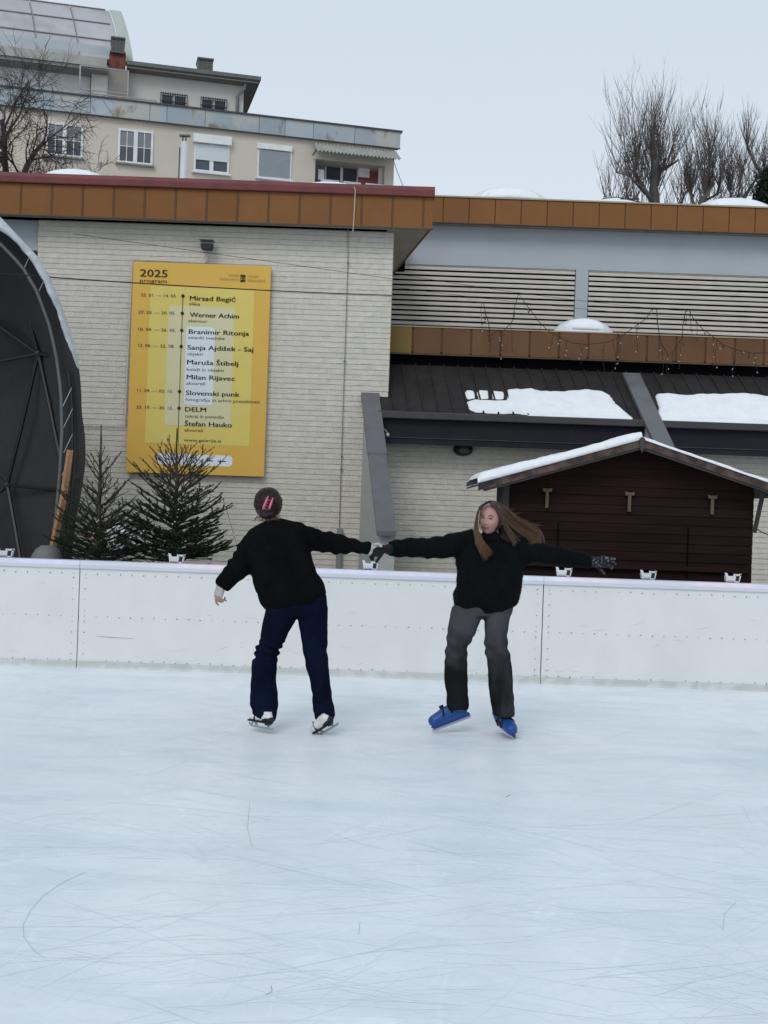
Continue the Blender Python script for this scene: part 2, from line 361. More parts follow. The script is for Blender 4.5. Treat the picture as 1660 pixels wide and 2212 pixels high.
def on_ice(px, py): x, y = ray(px, py); return V((x*H/y, F*H/y, .002))
g = MB(); g.tube([on_ice(*q) for q in [(185, 1885), (140, 1905), (95, 1935), (66, 1968), (50, 2000), (52, 2025), (75, 2055), (95, 2070)]], .0007, 4)
g.tube([on_ice(*q) for q in [(586, 2130), (588, 2142), (575, 2150)]], .0010, 4); g.tube([on_ice(*q) for q in [(540, 1735), (535, 1790), (545, 1830)]], .0007, 4); g.tube([on_ice(*q) for q in [(1590, 1950), (1565, 1975), (1562, 2010)]], .0006, 4); g.tube([on_ice(*q) for q in [(778, 1992), (775, 2020)]], .0006, 4); g.tube([on_ice(*q) for q in [(1093, 1722), (1103, 1718)]], .0022, 4)
g.build('loose_threads', m_hairline, kind='stuff', label='thin dark thread like debris lying on the ice', cat='debris')

# ================================================================== RINK BOARDS
YB = 11.6
seams = [P(170, 1320, YB).x-4.47, P(170, 1320, YB).x, P(1172, 1350, YB).x, P(1172, 1350, YB).x+4.47]
bd = thing('rink_boards', (0, YB, 0), 'long white rink boards with dark screws and a pale lilac cap rail along the ice', 'rink barrier')
random.seed(3)
for i in range(3):
    x0, x1 = seams[i]+.004, seams[i+1]-.004
    b = MB(); b.box(x0, x1, YB, YB+.03, .0, .965); pn = b.build('board_panel', m_board, bd, bevel=.004)
    s = MB()
    def screw(x, z):
        r = random.uniform(.0032, .006); a = random.uniform(0, pi); s.tube([(x, YB-.003, z), (x, YB+.01, z)], r, 6)
        if random.random() < .5: s.box(-.009, .009, -.004, 0, -.002, .002, fr=lambda X, Y, Z: V((x+X*cos(a)-Z*sin(a), YB+Y, z+X*sin(a)+Z*cos(a))))
    n = int((x1-x0)/.112)
    for k in range(n+1):
        x = x0+.055+k*(x1-x0-.11)/n
        for z in (.905, .495):
            screw(x, z+random.uniform(-.004, .004))
        if random.random() < .75: screw(x, .075+random.uniform(-.004, .004))
    for k in range(8):
        for x in (x0+.055, x1-.055): screw(x, .13+k*.105)
    s.build('screw_heads', m_capscrew, pn, kind='stuff')
    b = MB(); prof = [(YB-.018, .955), (YB-.018, .992), (YB+.012, 1.028), (YB+.10, 1.033), (YB+.12, 1.02), (YB+.12, .96)]
    b.prism([(x0-.003, y, z) for y, z in prof], (x1-x0+.006, 0, 0)); b.build('cap_rail', m_cap, bd, bevel=.004)
    b = MB()
    nx = 60; z_ = [.0, .02, .05, .062]
    b.sheet([[(x0+(x1-x0)*k/nx, YB-.012-(.01 if zi == 0 else 0), zz+(.003*noise.noise(V((x0+k*.13, 0, 4)))if zi > 1 else 0)) for k in range(nx+1)] for zi, zz in enumerate(z_)]+[[(x0+(x1-x0)*k/nx, YB-.001, .064+.003*noise.noise(V((x0+k*.13, 0, 4)))) for k in range(nx+1)]])
    b.build('kick_strip', m_boardlow, bd)
m_scf = M('light_scuff', (.50, .52, .53), rough=.7); random.seed(55); sc2 = MB()
for k in range(60):
    x = random.uniform(-4, 4); z = .08+.8*random.random()**1.8; L_ = random.uniform(.02, .22); a = random.gauss(0, .25); w_ = random.uniform(.0007, .0018)
    if any(abs(x-q) < .05 or abs(x+L_-q) < .05 for q in seams): continue
    sc2.tube([(x, YB-.0005, z), (x+L_/2*cos(a), YB-.001, z+L_/2*sin(a)+random.gauss(0, .004)), (x+L_*cos(a), YB-.0005, z+L_*sin(a))], [w_*.3, w_, w_*.2], 4)
sc2.build('light_scuffs', m_scf, bd, kind='stuff')
m_scuff = M('scuff_mark', (.25, .26, .27), rough=.7)
s = MB(); s.tube([P(208, 1374, YB-.001), P(240, 1377, YB-.001), P(290, 1379.5, YB-.001)], [.0008, .003, .0008], 4)
s.build('scuff_mark', m_scuff, bd)

# ================================================================== GALLERY BUILDING
YW = 17.0; ZS = 5.557; AX = -.117          # wall plane, soffit height, skew of the depth direction
gal = thing('gallery_building', (0, YW, 0), 'low brick gallery hall with ochre metal fascias, louvres and sloped dark lean-to roof', 'building')
XL = P(80, 600, YW).x; XR = 0.0
def wall_box(x0, x1, y0, y1, z0, z1, name, mat, parent=gal, **k): b = MB(); b.box(x0, x1, y0, y1, z0, z1); return b.build(name, mat, parent, **k)
# main wall: mortar core then bricks proud of it
core = MB()
core.prism([(XL, YW+.012, 3.215), (XR-.004, YW+.012, 3.215), (XR-.004+AX*3.2, YW+3.2, 3.215), (XL+AX*3.2, YW+3.2, 3.215)], (0, 0, ZS-3.215))
wall = core.build('brick_wall', m_mortar, gal)
wall_box(XL, -.255, YW+.012, YW+2.6, 0, 3.213, 'wall_base', m_mortar)
low = wall_box(-.24, 9.5, YW+.112, YW+.6, 0, 2.7, 'lower_wall', m_mortar)
BL, BH, GJ, GH = .247, .0688, .0062, .0010
random.seed(11)
variants = []
for k in range(4):
    b = MB(); j = lambda: random.uniform(-.0017, .0017)
    hx, hz = BL/2, BH/2
    fr = [(-hx+j(), -.012+j()*1.5, -hz+j()), (hx+j(), -.012+j()*1.5, -hz+j()), (hx+j(), -.012+j()*1.5, hz+j()), (-hx+j(), -.012+j()*1.5, hz+j())]
    bk = [(x, 0.003, z) for x, y, z in fr]
    b.rings([bk, fr]); variants.append(b)
vm = [mesh_of(b, 'brick', m_brick) for b in variants]
stuff = MB(); lowstuff = MB(); cand = []
def put(mb, var, x, y, z, sx=1.):
    k = len(mb.v); mb.v += [V((v.x*sx+x, v.y+y, v.z+z)) for v in var.v]; mb.f += [tuple(k+i for i in f) for f in var.f]
nc = int(ZS/(BH+GJ))
for c in range(8, nc+1):
    z = c*(BH+GJ)+BH/2
    if z+BH/2 > ZS: break
    xr = XR if z-BH/2 > 3.21 else -.255
    x = xr + (BL/2 if c % 2 else 0)
    first = True
    while x > XL:
        a, b_ = max(x-BL, XL), min(x, xr)
        if b_-a > .03:
            cand.append(((a+b_)/2, z, (b_-a)/BL))
        x -= BL+GH
pl, pr, pb, pt = P(272, 1018, YW).x, P(588, 578, YW).x, 2.03, 5.0
def rank(c):
    x, z, s = c
    hid = (pl < x < pr and pb < z < pt) or z < 1.05
    return (hid, s < .9, abs(x+.9)+abs(z-2.6)*.7)
cand.sort(key=rank)
for i, (x, z, sx) in enumerate(cand):
    dy = random.uniform(-.002, .002); k = random.randrange(4)
    if i < 300:
        inst('brick', vm[k], (x, YW+.012+dy, z), wall, scl=(sx, 1, 1))
    else: put(stuff, variants[k], x, YW+.012+dy, z, sx)
stuff.build('brickwork', m_brick, gal, kind='stuff')
for c in range(8, 36):
    z = c*(BH+GJ)+BH/2; x = -.23 - (BL/2 if c % 2 else 0)
    while x < 9.3:
        put(lowstuff, variants[random.randrange(4)], x+BL/2, YW+.112+random.uniform(-.002, .002), z); x += BL+GH
lowstuff.build('brickwork', m_brick, gal, kind='stuff')
# side face of the main block (painted), a little proud so it reads as return
b = MB(); b.prism([(XR+.002, YW+.02, 3.3), (XR+.002+AX*3.1, YW+3.1, 3.3), (XR+.002+AX*3.1, YW+3.1, ZS), (XR+.002, YW+.02, ZS)], (.004, 0, 0)); b.build('return_wall', m_brick, gal)
# left wing beyond the block
wall_box(-9, XL-.004, YW+.05, YW+.3, 5.13, ZS, 'wing_wall', m_bluewall)
wall_box(-9, XL-.02, YW+.9, YW+1.3, 0, 5.12, 'wing_opening', m_dark)
# ---- left upper fascia
YF = 16.7; ZF0, ZF1 = ZS, 5.985; CR = P(935, 470, YF).x
fas = wall_box(-8.2, CR-.02, YF+.02, YF+.10, ZF0, ZF1+.02, 'fascia', m_seam)
PW = .430
x = CR; k = 0
pm = MB(); pm.box(-PW/2+.014, PW/2-.014, -.012, .018, 0, ZF1-ZF0-.004); pmesh = mesh_of(pm, 'fascia_panel', m_ochre)
pm = MB(); pm.box(-.011, .011, -.006, .018, 0, ZF1-ZF0-.004); rmesh = mesh_of(pm, 'standing_seam', m_seam)
cx = CR-PW*.30
hp = MB(); hp.box(cx-PW*.0+.012-PW*0, CR, YF, YF+.03, ZF0, ZF1-.004)
hp.v = [V((max(v.x, cx+.012), v.y, v.z)) for v in hp.v]; hp.build('fascia_panel', m_ochre, fas)
x = cx
while x > -8:
    inst('standing_seam', rmesh, (x, YF+.002, ZF0), fas)
    inst('fascia_panel', pmesh, (x-PW/2, YF+.012, ZF0), fas); x -= PW
# returned fascia along the right side (skewed back)
ex, ey = P(848, 597, 20.2).x, 20.2
sd = V((ex-CR, ey-YF, 0)); n_ = int(sd.length/PW)
b = MB(); b.prism([(CR, YF+.03, ZF0), (ex, ey, ZF0), (ex, ey, ZF1), (CR, YF+.03, ZF1)], (-.03, 0, 0)); b.build('side_fascia', m_ochre, gal)
# drip edge, soffit boards
b = MB(); b.box(-8.2, CR+.01, YF-.004, YF+.03, ZF0-.016, ZF0)
for i in range(int((CR+8.2)/.028)): b.box(-8.2+i*.028, -8.2+i*.028+.014, YF-.008, YF+.02, ZF0-.026, ZF0-.014)
b.build('drip_edge', m_drip, gal)
sf = MB(); yb = YF+.11
while yb < 20.1:
    t = (yb-YF)/(ey-YF); xr_ = CR+(ex-CR)*t; t2 = (yb+.095-YF)/(ey-YF); xr2 = CR+(ex-CR)*t2
    x0 = -8.2 if yb < YW-.1 else XR+AX*(yb-YW)-.1
    sf.prism([(x0, yb, ZF0+.006), (xr_-.02, yb, ZF0+.006), (xr2-.02, yb+.095, ZF0+.006), (x0, yb+.095, ZF0+.006)], (0, 0, .02)); yb += .105
sf.build('soffit_boards', m_soffit, gal)
wall_box(-8.2, .2, YF+.1, 20.0, ZF0+.04, ZF0+.06, 'soffit_backing', m_dark)
# red coping
b = MB(); pr_ = [(YF-.05, ZF1-.005), (YF-.055, ZF1+.10), (YF-.02, ZF1+.145), (YF+.10, ZF1+.15), (YF+.22, ZF1+.12), (YF+.22, ZF1)]
b.prism([(-8.2, y, z) for y, z in pr_], (8.2+CR+.02, 0, 0)); b.build('red_coping', m_redcap, gal, bevel=.015)
b = MB(); b.prism([(CR+.02, YF-.05, ZF1), (ex+.03, ey, ZF1), (ex+.03, ey, ZF1+.14), (CR+.02, YF-.03, ZF1+.14)], (-.2, 0, 0)); b.build('red_side_coping', m_redcap, gal)
b = MB(); b.prism([(-8.2, YF+.2, ZF1+.02), (CR-.1, YF+.2, ZF1+.02), (ex, ey+3, ZF1+.02), (-8.2, ey+3, ZF1+.02)], (0, 0, .08)); b.build('flat_roof', m_concrete, gal)
# ---- upper right hall: fascia, wall, louvres
Y2 = 19.9; Z20, Z21 = H+631*Y2/F, H+686*Y2/F
fas2 = wall_box(.0, 9.6, Y2+.02, Y2+.12, Z20, Z21-.01, 'fascia', m_seam)
pm = MB(); pm.box(-PW/2+.008, PW/2-.008, -.012, .018, 0, Z21-Z20-.02); p2 = mesh_of(pm, 'fascia_panel', m_ochre)
x = P(958, 450, Y2).x-PW*.5
while x < 9.4: inst('fascia_panel', p2, (x, Y2+.012, Z20), fas2); x += PW
m_cope = M('pale_coping', (.36, .29, .20), rough=.6)
b = MB(); b.box(.0, 9.6, Y2-.02, Y2+.14, Z21-.012, Z21+.012); b.build('coping', m_cope, gal)
b = MB(); b.box(.0, 9.6, Y2, Y2+.02, Z20-.014, Z20); b.build('drip_edge', m_drip, gal)
sfm = MB(); sfm.box(-PW/2+.006, PW/2-.006, 0, .27, 0, .02); sfmesh = mesh_of(sfm, 'soffit_panel', M('soffit_grey', (.27, .25, .23)))
x = P(958, 450, Y2).x-PW*.5
while x < 9.4: inst('soffit_panel', sfmesh, (x, Y2+.03, Z20+.006), fas2); x += PW
b = MB(); b.box(-1, 9.6, Y2+.1, 26, Z21-.12, Z21-.03); b.build('flat_roof', m_concrete, gal)
YU = 20.2; ZL = 5.775
LX0, LX1, LX2 = -.6, P(1243, 640, YU).x, P(1270, 640, YU).x
wall_box(-1.2, 9.6, YU, YU+.3, ZL, Z20+.1, 'upper_wall', m_bluewall)
wall_box(LX1, LX2, YU-.004, YU+.3, 4.25, ZL-.002, 'pillar', m_bluewall)
wall_box(-1.2, 9.6, YU+.14, YU+.3, 4.2, ZL-.004, 'louvre_void', m_dark)
for (a, c_) in ((LX0, LX1-.012), (LX2+.012, 9.4)):
    lv = MB(); lv.box(a, c_, YU+.02, YU+.04, ZL-.02, ZL-.003); lv = lv.build('louvre', m_slat, gal)
    sp = .0845; sm = MB(); q = [(0, 0), (.012, -.004), (.070, .050), (.064, .058), (.004, .012)]
    sm.prism([(a, y, z) for y, z in [(-.014, 0), (-.014, .018), (.010, .060), (.060, .070), (.062, .062), (.020, .052), (-.004, .004)]], (c_-a, 0, 0))
    sme = mesh_of(sm, 'slat', m_slat); z = ZL-.082
    while z > 4.3:
        o = inst('slat', sme, (0, YU+.02+random.uniform(-.002, .002), z), lv, rot=(0, random.uniform(-.0006, .0006), 0)); z -= sp
# ---- middle fascia and roof terrace
Y3 = 17.67; Z30, Z31 = H+344.6*Y3/F, H+403.5*Y3/F
XM = -.06
fas3 = wall_box(XM, 9.6, Y3+.02, Y3+.14, Z30, Z31-.01, 'fascia', m_seam)
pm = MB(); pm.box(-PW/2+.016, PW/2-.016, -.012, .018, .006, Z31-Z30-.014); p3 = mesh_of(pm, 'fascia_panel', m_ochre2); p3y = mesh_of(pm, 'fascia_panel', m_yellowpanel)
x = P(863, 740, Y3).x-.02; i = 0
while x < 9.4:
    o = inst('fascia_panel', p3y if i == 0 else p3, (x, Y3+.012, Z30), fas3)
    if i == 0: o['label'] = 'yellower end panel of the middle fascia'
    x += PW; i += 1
b = MB(); b.box(XM, 9.6, Y3-.01, Y3+.16, Z31-.012, Z31+.006); b.build('coping', m_cope, gal)
b = MB(); b.box(XM, 9.6, Y3-.004, Y3+.02, Z30-.012, Z30)
for i in range(330): b.box(XM+i*.029, XM+i*.029+.013, Y3-.008, Y3+.01, Z30-.018, Z30-.008)
b.build('drip_edge', m_drip, gal)
wall_box(XM, 9.6, Y3+.14, YU+.1, Z31-.10, Z31-.03, 'terrace_roof', m_concrete)
wall_box(XM, 9.6, Y3+.02, Y3+.75, Z30+.01, Z30+.03, 'soffit', m_dark)
wall_box(-.5, 9.6, Y3+.10, Y3+.4, 3.0, Z30+.008, 'under_fascia_shade', m_dark)  # black panel: deep shade under the middle fascia put into its colour
# ---- lean-to roof
SL = .75; YE, ZE = 16.73, 3.01
def roofz(Y): return ZE+SL*(Y-YE)
def on_roof(px, py, lift=0.):
    x, y = ray(px, py); Y = (H-ZE-lift+SL*YE)/(SL+y/F); return V((x*Y/F, Y, H-y*Y/F))
lr = MB(); lr.prism([(-.12, YE, ZE-.03), (9.5, YE, ZE-.03), (9.5+AX*1.04, YE+1.04, roofz(YE+1.04)-.03), (-.12+AX*1.04, YE+1.04, roofz(YE+1.04)-.03)], (0, 0, -.03))
leanto = lr.build('lean_to_roof', m_fasciadark, gal)
SP = .207
shm = MB(); TL = 1.03
def shp(x, t, l): return V((x+AX*t, t, SL*t+l))
shm.prism([shp(0, 0, 0), shp(SP-.022, 0, 0), shp(SP-.022, TL, 0), shp(0, TL, 0)], (0, 0, -.012))
shm.prism([shp(SP-.022, 0, .022), shp(SP, 0, .022), shp(SP, TL, .022), shp(SP-.022, TL, .022)], (0, 0, -.034))
she = mesh_of(shm, 'roof_sheet', m_roofmetal)
x = -.10
while x < 9.3: inst('roof_sheet', she, (x, YE, ZE), leanto); x += SP
wall_box(-.14, 9.5, YE-.13, YE+.0, ZE-.112, ZE-.012, 'gutter', m_gutter, bevel=.012)
wall_box(-.14, 9.5, YE-.03, YE+.1, ZE-.45, ZE-.114, 'eave_board', m_fasciadark)
wall_box(-.14, 9.5, YE-.045, YE-.03, ZE-.372, ZE-.362, 'eave_batten', m_gutter)
# ---- sloped beams over plaster fins
BS = .75
def beam(xw, ytop, yend, z17, first):
    """xw: centre X at Y=17; z17 top surface height at Y=17"""
    def pt(Y, off, dz): return V((xw+AX*(Y-17)+off, Y, z17+BS*(Y-17)+dz))
    hw0, hw1 = .127, .118; ym = 17-(17-yend)*.48
    b = MB(); b.prism([pt(ytop, -hw0, 0), pt(ytop, hw0, 0), pt(ym, hw0, 0), pt(ym, -hw0, 0)], (0, 0, -.07)); ob = b.build('sloped_beam', m_beam, gal, bevel=.006)
    b = MB(); b.prism([pt(ym+.1, -hw1, -.030), pt(ym+.1, hw1, -.030), pt(yend, hw1, -.030), pt(yend, -hw1, -.030)], (0, 0, -.065)); b.build('beam_sheet', m_beam, ob, bevel=.006)
    b = MB(); w = .10
    f = [(YW+.1, 0), (yend+.12, 0), (yend+.12, z17+BS*(yend+.12-17)-.10), (YW+.1, z17+BS*.1-.10)]
    poly = [V((xw+.02+AX*(y-17)-w, y, z)) for y, z in f]
    b.prism(poly, (2*w, 0, 0)); b.build('fin_wall', m_fin, ob)
beam(P(800, 850, 17).x, 17.0, 14.5, 3.28, True)
beam(P(1356, 800, 17.8).x+.094, 17.62, 14.6, 3.30, False)
# ---- snow on the lean-to
def snow_patch(pgpx, thick, step=.022, seed=0):
    pg3 = [on_roof(x, y) for x, y in pgpx]; pg = [(p.x, p.y) for p in pg3]
    x0, x1 = min(p[0] for p in pg), max(p[0] for p in pg); y0, y1 = min(p[1] for p in pg), max(p[1] for p in pg)
    nx, ny = int((x1-x0)/step)+2, int((y1-y0)/step)+2; mb = MB(); idx = {}
    def hgt(x, y):
        nz = noise.noise(V((x*2.2, y*4, seed)))*.034+noise.noise(V((x*9, y*9, seed+5)))*.010
        d = dist_poly(x, y, pg)*(1 if in_poly(x, y, pg) else -1)+nz*.5
        if d <= 0: return None
        e = min(1, d/.10); hgt_ = thick*sqrt(1-(1-e)**2)
        rib = .5+.5*cos(2*pi*((x-AX*(y-YE)+.10+.011)/SP)); hgt_ *= 1-(.12+.25*max(0, noise.noise(V((x*1.3, y*3, 8)))))*(rib**5)*min(1, max(0, (y-YE)*3))
        return hgt_*(1+nz*7)
    for i in range(nx+1):
        for j in range(ny+1):
            x, y = x0+i*step, y0+j*step; h_ = hgt(x, y); idx[i, j] = (len(mb.v), h_)
            yy = y; zz = roofz(y)+(h_ if h_ else -.01)
            if y < YE: zz = ZE+(h_ if h_ else -.04)
            mb.v.append(V((x, yy, zz)))
    for i in range(nx):
        for j in range(ny):
            q = [idx[i, j], idx[i+1, j], idx[i+1, j+1], idx[i, j+1]]
            if any(a[1] for a in q): mb.f.append(tuple(a[0] for a in q))
    return mb
s1 = [(1095, 843), (1150, 841), (1170, 846), (1210, 848), (1270, 843), (1300, 846), (1318, 855), (1332, 875), (1350, 892), (1371, 905), (1366, 912), (1290, 912), (1230, 910), (1180, 905), (1120, 894), (1030, 892), (1012, 884), (1006, 872), (1025, 866), (1094, 866)]
o = snow_patch(s1, .048, seed=1).build('snow_patch', m_snow, gal, smooth=True)
for pp in ([(1003, 852), (1009, 845), (1024, 846), (1027, 860), (1012, 863)], [(1030, 848), (1036, 844), (1054, 845), (1058, 862), (1034, 863)], [(1062, 845), (1088, 847), (1090, 863), (1064, 863)]):
    snow_patch(pp, .035, step=.012, seed=2).build('snow_patch', m_snow, gal, smooth=True)
s2 = [(1418, 856), (1440, 852), (1480, 856), (1530, 853), (1600, 853), (1700, 862), (1830, 866), (1830, 938), (1660, 925), (1560, 922), (1430, 915), (1421, 908), (1424, 880)]
snow_patch(s2, .055, seed=9).build('snow_patch', m_snow, gal, smooth=True)
# ---- skylight domes with snow
def dome(px0, px1, pytop, Y, zbase, snow=True, fl=.6):
    a, c_ = P(px0, pytop, Y), P(px1, pytop, Y); cx_ = (a.x+c_.x)/2; r = (c_.x-a.x)/2*1.04; hgt = P((px0+px1)/2, pytop, Y).z-zbase
    b = MB(); R = []
    for i in range(9):
        th = (pi/2)*i/8*.97
        R.append([V((cx_+r*cos(th)*cos(2*pi*j/32), Y+fl*r*cos(th)*sin(2*pi*j/32), zbase+hgt*sin(th)**.9)) for j in range(32)])
    b.rings(R); o = b.build('skylight_dome', m_dome, gal, smooth=True)
    b = MB(); b.box(cx_-r*1.05, cx_+r*1.05, Y-fl*r*1.05, Y+fl*r*1.05, zbase-.1, zbase+.03); b.build('skylight_frame', m_cope, o)
    b = MB(); R = []
    for i in range(9):
        th = pi*.5*(.16+.84*i/8)*.985
        R.append([V((cx_+r*.9*cos(th)*cos(2*pi*j/32)*(1+.04*sin(j*2.3)), Y+fl*r*cos(th)*sin(2*pi*j/32), zbase+hgt*.12+hgt*.86*sin(th)**.9+.004)) for j in range(32)])
    b.rings(R); b.build('dome_snow', m_snow, o, smooth=True)
dome(1195, 1327, 688, 18.35, Z31-.02)
dome(1005, 1195, 407, 20.75, Z21-.03)
dome(1490, 1682, 430, 20.75, Z21-.03)
dome(70, 255, 367, 17.7, ZF1+.10)
dome(620, 806, 396, 17.5, ZF1+.10)
b = MB()
for (pxa, pxb, yy) in ((180, 620, 17.1), (640, 900, 17.0)):
    a, c_ = P(pxa, 390, yy), P(pxb, 390, yy); g_ = []
    for j in range(4): g_.append([(a.x+(c_.x-a.x)*i/30, yy+j*.5, ZF1+.10+(.06+.03*noise.noise(V((i*.3, j, pxa))))*(0 if j == 0 else 1)) for i in range(31)])
    b.sheet(g_)
b.build('roof_snow', m_snow, gal, smooth=True)
b = MB(); a = P(950, 430, Y2); g_ = []
for j in range(4): g_.append([(.4+8.6*i/60, Y2+.12+j*.3, Z21+(-.02 if j == 0 else .022+.03*noise.noise(V((i*.35, j, 3))))) for i in range(61)])
b.sheet(g_); b.build('roof_snow', m_snow, gal, smooth=True)

# ================================================================== POSTER, WALL LAMP, CABLES
YP = 16.90
px0, px1 = -560*YP/F, -262*YP/F; pz1, pz0 = H+522*YP/F, H+66.7*YP/F
ps = thing('poster_board', ((px0+px1)/2, YP, pz0), 'tall yellow 2025 exhibition programme poster on the pale brick wall', 'poster')
b = MB(); b.box(px0, px1, YP, YP+.055, pz0, pz1); b.build('board', m_poster, ps, bevel=.006)
def fx(f): return px0+(px1-px0)*f
def fz(f): return pz1-(pz1-pz0)*f
lay = 0
def field(x0, x1, z0, z1, mat, lift, r=.01, n=4, name='print_field', jit=.012):
    x0, x1, z0, z1 = fx(x0), fx(x1), fz(z0), fz(z1); pts = []
    for (cx_, cz_, a0) in ((x1-r, z0-r, 0), (x0+r, z0-r, 90), (x0+r, z1+r, 180), (x1-r, z1+r, 270)):
        for i in range(n+1): a = radians(a0+90*i/n); pts.append((cx_+r*cos(a)+random.uniform(-jit, jit)*.3, YP-lift, cz_+r*sin(a)))
    m = MB(); m.prism([V(p) for p in reversed(pts)], (0, -.0015, 0)); m.build(name, mat, ps)
field(.130, .885, .114, .858, m_pyellow, .0005, .02)
field(.268, .745, .203, .771, m_pbeige, .0025, .03)
field(.400, .610, .300, .670, m_pblue, .0045, .05, 6)
field(.218, .768, .905, .957, m_pwhite, .0005, .055, 8)
def text(s_, px, py, wpx, hpx, mat=m_ink, bold=0., name='lettering', parent=ps, Y=YP-.008):
    """px,py: left end of the baseline; wpx: width; hpx: cap height (image units)"""
    cu = bpy.data.curves.new('t', 'FONT'); cu.body = s_; cu.size = 1; cu.offset = 0; cu.resolution_u = 2
    ob = bpy.data.objects.new('t', cu); COL.objects.link(ob); dg = bpy.context.evaluated_depsgraph_get()
    me = bpy.data.meshes.new_from_object(ob.evaluated_get(dg)); bpy.data.objects.remove(ob)
    xs = [v.co.x for v in me.vertices]; x0 = min(xs); w = max(xs)-x0
    base = P(px, py, Y); sx = (wpx*Y/F)/w; sz = (hpx*Y/F)/.72
    mb = MB(); mb.v = [V((base.x+(v.co.x-x0)*sx, Y, base.z+v.co.y*sz)) for v in me.vertices]
    mb.f = [tuple(p.vertices) for p in me.polygons]; bpy.data.meshes.remove(me)
    if bold > .008:
        n0 = len(mb.v); mb.v += [v+V((.0055, -.0004, 0)) for v in mb.v]; mb.f += [tuple(i+n0 for i in f) for f in mb.f]
    return mb.build(name, mat, parent)
def C5(cx_, cy_): return 256+cx_*.2273, 548.5+cy_*.2273
text('2025', *C5(205, 213), 59, 16.5, bold=.01)
text('program', *C5(205, 268), 58, 8.5)
for (s_, cx_, cy_, w) in [('Mirsad Begić', 678, 440, 99), ('Werner Achim', 678, 598, 106), ('Branimir Ritonja', 668, 758, 130), ('Sanja Ajdišek - Saj', 655, 908, 142), ('Maruša Štibelj', 652, 1048, 110), ('Milan Rijavec', 648, 1190, 104), ('Slovenski punk', 640, 1340, 116), ('DELM', 634, 1496, 45), ('Štefan Hauko', 628, 1632, 102)]:
    text(s_, *C5(cx_, cy_), w, 10.2, bold=.012)
for (s_, cx_, cy_, w) in [('slike', 675, 487, 23), ('abanour', 666, 648, 41), ('ostanki svetlobe', 662, 806, 79), ('objekti', 655, 962, 33), ('kolaži in objekti', 650, 1110, 80), ('akvareli', 646, 1242, 41), ('fotografija in arhivi preteklosti', 638, 1396, 160), ('tukraj in ponavljo', 634, 1553, 84), ('akvareli', 628, 1686, 40), ('www.galerija.si', 624, 1780, 80)]:
    text(s_, *C5(cx_, cy_), w, 6.8, bold=.004)
for (s_, cx_, cy_, w) in [('25. 01. — 14. 03.', 215, 402, 77), ('27. 03. — 20. 05.', 192, 565, 80), ('10. 04. — 26. 05.', 190, 727, 81), ('12. 06. — 22. 08.', 187, 880, 79), ('11. 09. — 03. 10.', 180, 1308, 77), ('23. 10. — 30. 12.', 172, 1467, 79)]:
    text(s_, *C5(cx_, cy_), w, 6.6, bold=.006)
tx = P(*C5(612, 500), YP).x
ln = MB(); za, zb = P(*C5(617, 400), YP).z, P(*C5(560, 1780), YP).z; ln.box(tx-.004, tx+.004, YP-.010, YP-.007, zb, za)
ln.build('timeline', m_ink, ps)
for cy_ in (400, 565, 727, 880, 1308, 1467):
    z = P(*C5(600, cy_), YP).z; ln = MB(); ln.tube([(tx, YP-.007, z), (tx, YP-.012, z)], .024, 12); ln.build('timeline_dot', m_ink, ps)
# small emblem and faint two line lettering, dashes on the white strip
ex0 = P(*C5(1163, 195), YP); em = MB(); s_ = .085
for (a, b0, c_, d) in ((0, .12, 0, 1), (.88, 1, 0, 1), (.15, .45, .05, .3), (.55, .85, .1, .35), (.3, .7, .4, .6), (.12, .4, .68, .95), (.6, .9, .65, .92), (.44, .56, 0, 1)):
    em.box(ex0.x+a*s_*.8, ex0.x+b0*s_*.8, YP-.006, YP-.002, ex0.z-.11+c_*.11, ex0.z-.11+d*.11)
em.build('emblem', m_ink, ps)
text('GALERIJA', *C5(1050, 212), 23, 5, mat=m_inkfaint); text('MURSKA SOBOTA', *C5(965, 248), 42, 5, mat=m_inkfaint)
text('GALLERY', *C5(1235, 222), 24, 5, mat=m_inkfaint); text('MURSKA SOBOTA', *C5(1230, 262), 38, 5, mat=m_inkfaint)
for (cx_, w) in ((460, 70), (840, 60), (945, 78)):
    a = P(*C5(cx_, 1950+ (cx_-460)*.04), YP-.004); d = MB(); d.box(a.x, a.x+w*.2273*YP/F, YP-.006, YP-.003, a.z-.006, a.z+.006); d.build('printed_dash', m_ink, ps)

L = P(447, 527, 16.8); wl = thing('wall_floodlight', L, 'small black floodlight with a flat hood fixed above the yellow poster', 'floodlight')
b = MB(); b.box(L.x-.085, L.x+.085, 16.78, 16.90, L.z-.075, L.z+.0); b.v = [V((v.x+(.012 if v.z < L.z-.05 else -.0)*(-1 if v.x > L.x else 1), v.y, v.z)) for v in b.v]; b.build('housing', m_black, wl, bevel=.008)
b = MB(); b.box(L.x-.10, L.x+.10, 16.72, 16.94, L.z+.045, L.z+.058); b.box(L.x-.03, L.x+.035, 16.8, 16.9, L.z+.058, L.z+.075); b.build('hood', m_greypipe, wl, bevel=.005)
b = MB(); b.box(L.x-.080, L.x+.085, 16.82, 16.92, L.z+.002, L.z+.040); b.build('bracket', m_greypipe, wl, bevel=.004)
b = MB(); b.box(L.x-.02, L.x+.02, 16.9, 17.0, L.z-.02, L.z+.03); b.build('wall_arm', m_black, wl)
cd = MB(); cd.tube([P(447, 540, 16.97), P(447, 562, 16.97), P(443, 568, 16.97), P(290, 560, 16.96)], .011, 6)
cd.tube([P(290, 560, 16.96), P(287, 562, 16.96), P(270, 918, 16.96), P(186, 916, 16.96), P(150, 914, 16.96)], .010, 6)
cd.build('cable_conduit', m_conduit, None, cat='conduit', label='thin pale conduit running from the wall floodlight around the poster edge')
